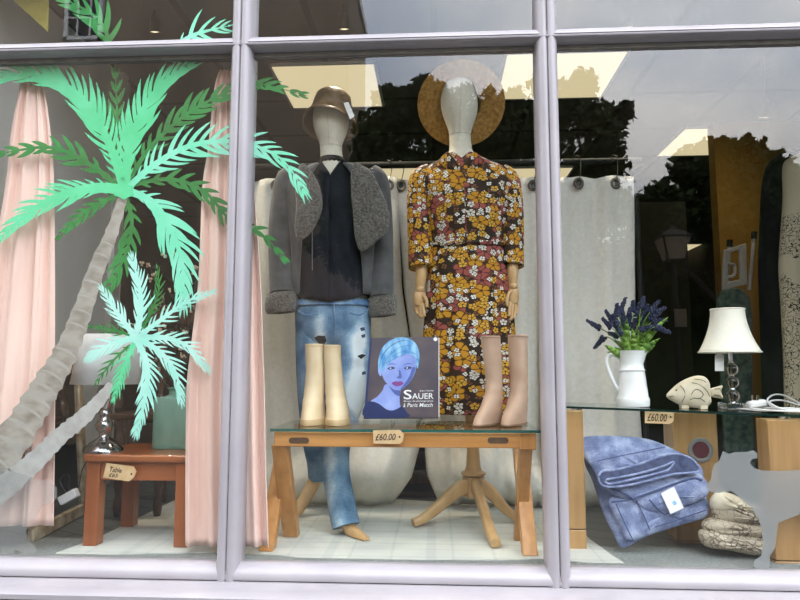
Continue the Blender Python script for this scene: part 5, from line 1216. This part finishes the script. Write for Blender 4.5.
def plank(xa, xb, Y, dep, ytop, lab, seam, gro=False, disc=None):
    a, b = W(xa, 480, Y).x, W(xb, 480, Y).x; zt_ = shz((a + b) / 2, Y + dep / 2) - TH - .010
    t = thing('oak_support_block', ((a + b) / 2, Y + dep / 2, 0), lab, 'oak block', None)
    zs = W((xa + xb) / 2, seam, Y).z
    MB().box((a, Y, zs + .003), (b, Y + dep, zt_)).build('block', M['oakpale'], t, bevel=.003)
    MB().box((a, Y, .0), (b, Y + dep, zs)).build('foot_block', M['oakpale'], t, bevel=.003)
    MB().box((a + .003, Y + .004, zs), (b - .003, Y + dep - .004, zs + .003)).build('gap_strip', M['ink'], t, smooth=False)
    xd = W(disc, 400, Y).x if disc else (a + b) / 2
    MB().lathe([(.018, zt_), (.018, zt_ + .0095), (.0165, zt_ + .0098)], (xd, Y + min(.04, dep / 2), 0), 20).build('metal_disc', M['chrome'], t)
    if gro:
        c = W(700.5, 450, Y); s = pm(Y); R = Matrix.Rotation(PI/2, 3, 'X')
        g = MB().lathe([(8 * s, -.001), (8 * s, .004), (9.5 * s, .006), (11.5 * s, .004), (11.8 * s, -.001)], c, 28, R=R).build('grommet', M['slate'], t)
        o = MB().lathe([(.2 * s, .0), (8 * s, .0), (8 * s, .002), (.2 * s, .002)], c, 24, R=R).build('felt', M['maroon'], g)
plank(562, 585, .25, .09, 412, 'narrow oak support block under the glass shelf beside the window post', 530, disc=579)
plank(675, 720, .36, .10, 412, 'oak support block with a round grey grommet behind the folded jeans', 542, True)
plank(771, 832, .13, .08, 418, 'wide oak support block at the dog decal end of the glass shelf', 562, disc=790)
price_tag([(645, 409.5), (670, 410.5), (674, 414.5), (673.5, 421), (670, 424), (645, 423)], .20, [('£60.00', 647, 421, 19, 7.5)], 'brown price tag hanging from the glass shelf edge between jug and fish', (670.5, 417))
# ---- enamel jug
JY = .33; s = pm(JY); cj = W(633, 400, JY); zj = shz(cj.x, JY); k0 = Vector((cj.x, JY, zj + .0006))
jg = thing('enamel_jug', k0, 'white enamel jug with a looped handle standing on the glass shelf', 'jug')
b = MB(); rings = []
for r, y in ((15.0, 0), (15.3, .6), (15.5, 7), (14.7, 8.6), (14.4, 9), (12.9, 24), (11.7, 33.5), (12.7, 34.5), (11.5, 35.5), (10.7, 40.5), (11.6, 47), (13.0, 53), (13.3, 53.6), (12.6, 53.4), (10.9, 47), (10.0, 40)):
    ring = []
    for k in range(40):
        a = 2 * PI * k / 40; x, yy = math.cos(a), math.sin(a); sp_ = max(0, x) ** 8 * max(0, (y - 40) / 13) * 3.2
        ring.append(k0 + Vector(((r * x + sp_) * s, r * yy * s, (y + max(0, x) ** 6 * max(0, (y - 44) / 10) * 1.6) * s)))
    rings.append(ring)
b.loft(rings).build('body', M['enamel'], jg)
hp = [(621, 360), (615, 355.5), (609, 356.5), (606.5, 362), (608, 370), (612.5, 381), (617, 389), (620.5, 391.5)]
dz = k0.z + .0 - W(633, 407, JY).z
b = MB().tube([p + Vector((0, 0, dz)) for p in catmull([W(x, y, JY) for x, y in hp], 5, False)], 2.0 * s, 10, flat=1.0).build('handle', M['enamel'], jg)
lv = thing('lavender_bunch', k0 + Vector((0, 0, 50 * s)), 'dark blue lavender with green leaves standing in the white enamel jug', 'flowers')
rg = random.Random(11); root0 = k0 + Vector((0, 0, 44 * s))
spk = [(586, 320, 600, 328), (594, 349, 604, 337), (605, 310, 613, 322), (611, 322, 620, 330), (626, 297, 620, 312), (617, 303, 617, 316), (630, 307, 629, 320), (640, 302, 637, 316), (646, 312, 640, 322), (655, 308, 647, 320), (666, 307, 654, 314), (671, 333, 655, 327), (667, 320, 652, 322), (652, 326, 640, 330), (635, 318, 633, 330), (623, 318, 625, 330), (608, 333, 618, 336), (660, 300, 650, 312), (644, 296, 641, 308), (622, 309, 624, 322), (612, 314, 618, 325), (633, 300, 633, 312), (650, 318, 642, 326), (660, 313, 650, 320), (628, 313, 629, 326), (640, 326, 636, 334), (602, 318, 611, 327), (662, 326, 650, 328), (616, 326, 621, 335), (648, 304, 643, 315)]
for i, (x1, y1, x0_, y0_) in enumerate(spk):
    yo = rg.uniform(-.055, .055); tip, st_ = W(x1, y1, JY + yo), W(x0_, y0_, JY + yo * .8); rt = root0 + Vector((rg.uniform(-.02, .02), rg.uniform(-.02, .02), 0))
    pth = catmull([rt, rt + (st_ - rt) * .55 + Vector((0, 0, .018)), st_, tip], 6, False)
    sm = MB().tube(pth[:14], .0018, 6).build('stem', M['leaf'], lv)
    b = MB(); m_ = 26; d = tip - st_
    b.tube([st_, tip], .0022, 6)
    for k in range(m_):
        u = k / m_; a = k * 2.4; r = .0075 * (1 - .55 * u); sd = d.cross(Vector((0, 1, .2))).normalized(); s2 = sd.cross(d.normalized())
        b.ball(st_ + d * u + (sd * math.cos(a) + s2 * math.sin(a)) * r, .0066 * (1 - .45 * u) * rg.uniform(.75, 1.2), 6, 4)
    b.build('flower_spike', M['spike'], lv)
def leaf(a, b_, wd, bend=.02):
    a, b_ = Vector(a), Vector(b_); d = b_ - a; sd = d.cross(Vector((rg.uniform(-.4, .4), 1, .1))).normalized(); mb = MB(); L = []
    for k in range(7):
        u = k / 6; c = a + d * u + Vector((0, 0, bend * math.sin(PI * u))); h = wd * math.sin(PI * min(1, .12 + .88 * u)) ** .8
        L.append((c - sd * h, c + Vector((0, -.002, -.001)), c + sd * h))
    for k in range(6):
        mb.add([*L[k], *L[k + 1]], [(0, 1, 4, 3), (1, 2, 5, 4)])
    return mb
for (x, y) in ((668, 317), (613, 340), (604, 345), (618, 311), (627, 318), (640, 322), (650, 330), (660, 338), (655, 345), (612, 347), (607, 352), (622, 330), (632, 328), (645, 338), (617, 350), (640, 345), (650, 350), (628, 340), (660, 323)):
    e = W(x, y, JY + rg.uniform(-.06, .05)); leaf(root0 + Vector((rg.uniform(-.018, .018), rg.uniform(-.02, .02), .0)), e, .0105 + rg.uniform(0, .003), rg.uniform(.0, .02)).build('leaf', M['leaf'], lv, solid=.0006)
# ---- carved fish
FY = .27
fs = thing('wooden_fish', W(695, 409, FY), 'limewashed carved wooden fish ornament on the glass shelf beside the lamp', 'ornament')
fo = [(666.5, 396.5), (671, 391), (678, 385), (687, 380), (697, 377.2), (705, 378.5), (709.5, 384), (710.5, 391), (711, 399), (711.5, 404), (707, 408.5), (700, 409.8), (690, 409), (680, 406.5), (673, 403), (668, 400)]
dz = shz(W(695, 409, FY).x, FY) - W(695, 410.2, FY).z + .001
def fw_(poly): return poly
b = MB().puff(fo, FY, .020, smooth=4, back=1.0)
for i, v in enumerate(b.v): b.v[i] = (v[0], v[1], v[2] + dz)
zfb = min(v[2] for v in b.v)
b.build('body', M['fishwood'], fs)
b = MB().puff([(709, 391), (716, 388.5), (722.5, 387), (721, 393), (723, 400), (716, 399.5), (710, 397.5)], FY, .010, smooth=3, back=1.0)
b.v = [(v[0], v[1], v[2] + dz) for v in b.v]; b.build('tail', M['fishwood'], fs)
def fline(pts, r=.0013, dep=.021): 
    q = [W(x, y, FY) + Vector((0, -dep, dz)) for x, y in pts]; MB().tube(catmull(q, 5, False), r, 6).build('carved_line', M['fishline'], fs)
fline([(678, 386.5), (682, 391), (683, 397), (680, 404)], dep=.0175); fline([(690, 384), (697, 386), (704, 391), (708, 398)], dep=.0165); fline([(688, 401), (696, 399), (703, 403)], dep=.018)
fline([(689, 396), (693, 391), (698, 392), (701, 396), (697, 400), (692, 399)], dep=.0195); fline([(693, 380.5), (700, 381.5), (705, 384)], dep=.0125); fline([(713, 390.5), (719, 390)], dep=.010); fline([(713, 396), (720, 397.5)], dep=.010); fline([(668, 398), (672, 397.5), (675, 398.5)], dep=.012)
MB().ball(W(675, 391.5, FY) + Vector((0, -.013, dz)), .0035, 10, 6).build('eye', M['fishline'], fs)
ft = MB(); 
for px in (684, 703):
    p = W(px, 408, FY); zz_ = shz(p.x, FY) + .0006; ft.box((p.x - .012, FY - .012, zz_), (p.x + .012, FY + .012, zfb + .010))
ft.build('base_peg', M['fishwood'], fs)
# ---- crystal ball lamp
LY2 = .31; s = pm(LY2); cx = W(732, 380, LY2).x; z0 = shz(cx, LY2) + .0006
lp = thing('crystal_table_lamp', (cx, LY2, z0), 'small lamp with stacked clear glass balls and a cream bell shade', 'lamp')
dzl = z0 - W(732, 410, LY2).z
zl = lambda y: W(732, y, LY2).z + dzl
MB().box((cx - 10.5 * s, LY2 - 10.5 * s, z0), (cx + 10.5 * s, LY2 + 10.5 * s, zl(403.5))).build('base', M['crystal'], lp, bevel=.003)
for y in (396.5, 383, 370): MB().ball((cx, LY2, zl(y)), 6.1 * s, 24, 14).build('glass_ball', M['crystal'], lp)
for y in (403.2, 389.8, 376.5, 363.5): MB().lathe([(2.6 * s, zl(y + .9)), (3 * s, zl(y)), (2.6 * s, zl(y - .9))], (cx, LY2, 0), 16).build('chrome_collar', M['chrome'], lp)
MB().lathe([(2.2 * s, zl(363.5)), (2.4 * s, zl(355)), (3.2 * s, zl(354)), (3.2 * s, zl(345)), (1.5 * s, zl(344))], (cx, LY2, 0), 16).build('lamp_holder', M['chrome'], lp)
xs = W(730, 330, LY2).x
b = MB(); pr = []
for i in range(17):
    u = i / 16; y = 353 - 43 * u; r = 15 + (27.5 - 15) * (1 - u) ** 1.9 ; pr.append((r * s, zl(y)))
b.lathe(pr, (cx - 1 * s, LY2, 0), 44, caps=False).build('bell_shade', M['shade'], lp, solid=.002)
for r, y in ((27.7, 353), (15.2, 310.3)): 
    MB().tube([Vector((cx - s + r * s * math.cos(2 * PI * k / 44), LY2 + r * s * math.sin(2 * PI * k / 44), zl(y))) for k in range(45)], .0028, 6, caps=False).build('shade_trim', M['shade'], lp)
MB().prism([W(x, y, LY2 - 12 * s) for x, y in ((715, 355), (719, 353), (724, 355), (724, 371), (715, 371))], (0, .001, 0)).build('hang_tag', M['card'], lp, smooth=False)
MB().tube([W(719.5, 354, LY2 - 12 * s), W(722, 345, LY2 - 10 * s)], .0008, 5).build('tag_string', M['card'], lp)
def onsh(px, y, up): 
    p = W(px, 409, y); return Vector((p.x, y, shz(p.x, y) + .0035 + up))
coil = [(735, .32, 0), (745, .24, .002), (760, .20, .001), (778, .19, .004), (795, .20, .003), (806, .26, .008), (800, .33, .022), (786, .34, .048), (775, .30, .052), (768, .25, .036), (772, .20, .016), (785, .18, .008), (800, .19, .010), (812, .25, .012), (800, .30, .018), (782, .28, .034), (770, .22, .030), (780, .17, .012), (797, .165, .006), (806, .19, .006), (795, .23, .010), (770, .25, .008), (750, .23, .007), (762, .18, .005), (785, .155, .004), (808, .17, .003)]
MB().tube(catmull([onsh(*c) for c in coil], 7, False), .0030, 8).build('cord', M['plastic'], lp)
pc = onsh(757, .25, .020); b = MB().box(pc - Vector((.030, .018, .013)), pc + Vector((.030, .018, .013)), R=Matrix.Rotation(-.15, 3, 'Y')); pl = b.build('plug', M['plastic'], lp, bevel=.008)
b = MB()
for dx, dy in ((-.01, .008), (.01, .008), (0, -.008)): b.box(pc + Vector((dx - .003, dy - .002, .010)), pc + Vector((dx + .003, dy + .002, .030)))
b.build('pin', M['chrome'], pl, smooth=False)

# ---- folded blue jeans, propped against the oak block
NY = .22
nj = thing('folded_jeans', (W(645, 500, NY).x, NY, 0), 'folded blue denim jeans with a white label propped under the glass shelf', 'jeans')
def cloth(poly, Y, th, name, m, parent, **kw):
    b = MB().puff(poly, Y, th, **kw)
    b.v = [(v[0], v[1], max(v[2], .004)) for v in b.v]
    return b.build(name, m, parent)
tilt = lambda y0, k: (lambda x, y: NY + y0 + (520 - y) * k)
cloth([(582, 440), (592, 436), (618, 437), (650, 441), (680, 455), (700, 474), (706, 494), (706, 510), (690, 516), (660, 529), (640, 540), (622, 548), (614, 535), (603, 512), (592, 480), (584, 462)], tilt(.035, .0013), .035, 'back_layer', M['denim'], nj, rings=9, bump=.004)
cloth([(609, 500), (630, 494), (650, 497), (680, 504), (704, 498), (709, 508), (706, 517), (684, 524), (655, 533), (628, 541), (620, 526)], tilt(.0, .0008), .030, 'lower_leg', M['denim'], nj, rings=7, bump=.004)
cloth([(632, 497), (655, 488), (690, 474), (704, 478), (709, 492), (700, 500), (680, 508), (662, 512), (645, 510)], tilt(-.022, .0008), .022, 'middle_fold', M['denim'], nj, rings=7, bump=.003)
b_ = cloth([(581, 441), (590, 436), (615, 436), (648, 439), (675, 450), (697, 463), (703, 472), (701, 480), (688, 486), (660, 492), (632, 499), (612, 494), (600, 482), (592, 468), (583, 455)], tilt(-.030, .0014), .030, 'top_fold', M['denim'], nj, rings=9, bump=.004)
# open rolled leg end: a thick cloth edge curling round a dark hollow
ho = [(599, 476), (603, 471), (615, 470), (640, 464), (662, 456), (676, 454), (690, 458), (698, 466), (699, 471), (690, 473), (675, 474), (655, 479), (630, 485), (608, 487), (600, 483)]
def at_(x, y, d): return W(x, y, NY + d + (520 - y) * .0012)
MB().ngon([at_(x, y, -.066) for x, y in ho]).build('leg_opening', M['denimdk'], nj, smooth=False)
MB().tube(catmull([at_(x, y, -.066) for x, y in ho], 4), .0042, 8, caps=False).build('opening_hem', M['denim'], nj)
MB().tube(catmull([at_(x, y, -.069) for x, y in ((606, 480), (622, 477), (645, 472), (664, 466), (674, 462), (668, 470), (655, 474), (630, 480), (610, 484))], 5), .0040, 8, caps=False).build('inner_fold', M['denim'], nj)
def seam(pts, d, r=.0016): MB().tube(catmull([at_(x, y, d) for x, y in pts], 5, False), r, 6).build('seam', M['stitch'], nj)
seam([(597, 461), (615, 457), (640, 452), (665, 447)], -.062); seam([(632, 499), (655, 491), (690, 479), (702, 480)], -.052, .0035); seam([(636, 500), (642, 512), (650, 530)], -.036, .0022); seam([(648, 498), (655, 506), (664, 514), (668, 513)], -.044, .003); seam([(616, 504), (626, 526), (633, 540)], -.036, .002)
seam([(600, 484), (632, 498), (612, 502)], -.045, .003); seam([(655, 527), (680, 519), (706, 510)], -.036, .0018)
lb = [(661, 493.5), (674, 486.5), (684, 508), (670.5, 514)]
P_ = [at_(x, y, -.056) for x, y in lb]; MB().prism(P_, (0, .001, 0)).build('label', M['card'], nj, smooth=False)
q = [at_(x, y, -.0575) for x, y in ((672, 502), (675, 500.5), (677, 504), (674, 505.5))]; MB().prism(q, (0, .0006, 0)).build('label_mark', M['hairblue'], nj, smooth=False)
# ---- folded garments behind the dog decal
GYY = .20
def garment(poly, Y, th, m, lab, cat='folded garment', grp='folded shiny garments'):
    b = MB().puff(poly, Y, th, rings=8, bump=.006, back=1.2); b.v = [(v[0], v[1], max(v[2], .0062)) for v in b.v]
    o = b.build('folded_garment', m); return tag(o, lab, cat, grp)
garment([(699, 534), (706, 529), (730, 530), (765, 534), (790, 536), (794, 545), (780, 553), (755, 555), (725, 549), (705, 546)], GYY, .06, M['python'], 'cream snakeskin print garment at the bottom of the folded pile behind the dog decal')
garment([(702, 524), (712, 518), (735, 519), (765, 522), (788, 526), (790, 533), (770, 537), (735, 536), (708, 533)], GYY + .005, .055, M['python'], 'cream snakeskin print garment, second from the floor in the folded pile')
garment([(712, 508), (722, 503), (745, 507), (770, 512), (785, 516), (786, 524), (765, 526), (735, 522), (716, 521)], GYY + .01, .05, M['python'], 'cream snakeskin print garment just under the plain ivory one in the pile')
garment([(711, 500), (716, 493), (723, 491.5), (735, 495), (752, 503), (768, 509), (764, 515), (745, 512), (728, 506), (717, 511), (711, 508)], GYY + .012, .045, M['ivory'], 'plain ivory satin garment folded on top of the snakeskin pile')

# ================================================================ BACK OF THE SHOP, RIGHT
IY = 1.45; s = pm(IY)
ib = thing('ironing_board', (W(735, 500, IY).x, IY, 0), 'upright folded ironing board in a teal floral cover leaning by the ochre wall', 'ironing board')
op = [W(x, y, IY) for x, y in ((718, 300), (722, 291), (732, 287.5), (743, 289), (750, 297), (752.5, 312), (753, 400))]
bt_ = [Vector((op[-1].x, IY, .02)), Vector((op[0].x, IY, .02))]
MB().prism(op + bt_, (0, .035, 0)).build('cover', M['tealfloral'], ib, bevel=.008)
def frame4(out, inn, Y, nm, m, par, th=.02):
    a = [W(x, y, Y) for x, y in out]; b = [W(x, y, Y) for x, y in inn]; mb = MB(); o = Vector((0, th, 0))
    for i in range(4):
        j = (i + 1) % 4; mb.hexa([a[i], a[j], a[j] + o, a[i] + o, b[i], b[j], b[j] + o, b[i] + o])
    return mb.build(nm, m, par, bevel=.004)
rest = frame4([(722.5, 290), (747.5, 284), (746.5, 243), (724, 250)], [(728, 282), (740.5, 279), (739.5, 250), (729, 253)], IY + .01, 'iron_rest', M['steel'], ib)
b = MB().tube(catmull([W(x, y, IY + .02) for x, y in ((725, 261), (730, 264), (734, 265), (735, 272), (733, 276), (728, 277))], 5, False), 1.6 * s, 8); b.build('rest_hook', M['steel'], rest)
for pts in ([(749, 290), (752, 260), (754, 238)], [(727, 292), (729, 250), (729.5, 246)]):
    MB().tube([W(x, y, IY + .05) for x, y in pts], 2.0 * s, 10).build('leg', M['steel'], ib)
    x, y = pts[-1]; MB().tube([W(x, y + 1, IY + .05), W(x + .3, y - 6, IY + .05)], 2.9 * s, 10).build('foot_cap', M['black'], ib)
# garments hanging on a rail that runs back into the shop
gx = W(816, 150, .9).x
hr = thing('hanging_rail', (gx + .05, 1.0, 0), 'black clothes rail by the shelf end holding the dark coat and cream dress', 'rail')
zr = W(800, 142, .9).z
MB().tube([(gx + .05, .76, zr), (gx + .05, 1.2, zr)], .012, 10).build('crossbar', M['black'], hr)
for y in (.76, 1.2): MB().tube([(gx + .05, y, 0), (gx + .05, y, zr)], .012, 10).build('upright', M['black'], hr)
def hung(name, rows, Y, m, lab, nf, seed, dp):
    rr = _cr(rows, 5); R = []
    for l, r, y in rr:
        c = W((l + r) / 2, y, Y); hw = (r - l) / 2 * pm(Y); ring = []
        for k in range(40):
            a = 2 * PI * k / 40; f = 1 + .10 * math.sin(nf * a + seed + y * .01); ring.append(c + Vector((hw * math.cos(a), dp * math.sin(a) * f, 0)))
        R.append(ring)
    t = thing(name, R[-1][0], lab, 'garment'); MB().loft(R).build('cloth', m, t)
    top = R[0]; c = sum(top, Vector()) / 40
    hk = catmull([c + Vector((0, 0, -.02)), c + Vector((0, 0, .03)), Vector((gx + .05, Y, zr - .02)), Vector((gx + .07, Y, zr + .012)), Vector((gx + .05, Y, zr + .02)), Vector((gx + .034, Y, zr + .008))], 5, False)
    MB().tube(hk, .002, 6).build('hanger_hook', M['chrome'], t)
hung('black_coat', [(783, 800, 152), (772, 806, 160), (765, 808, 180), (762, 808, 230), (761, 808, 270), (763, 808, 330), (765, 808, 400), (764, 810, 450)], 1.10, M['navy'], 'long black coat hanging beside the ochre wall', 7, 1, .10)
hung('twig_print_dress', [(793, 812, 156), (786, 826, 164), (786, 832, 200), (782, 836, 262), (784, 838, 300), (787, 838, 360), (788, 842, 410)], .86, M['twigprint'], 'cream dress with a dark twig print hanging at the shelf end', 6, 2, .09)
# small notice on the olive panel
o = MB().box(W(675, 327, 1.992), W(686, 309, 1.998)).build('paper_notice', M['notice'], smooth=False); tag(o, 'small pale paper notice pinned on the dark olive panel', 'notice')
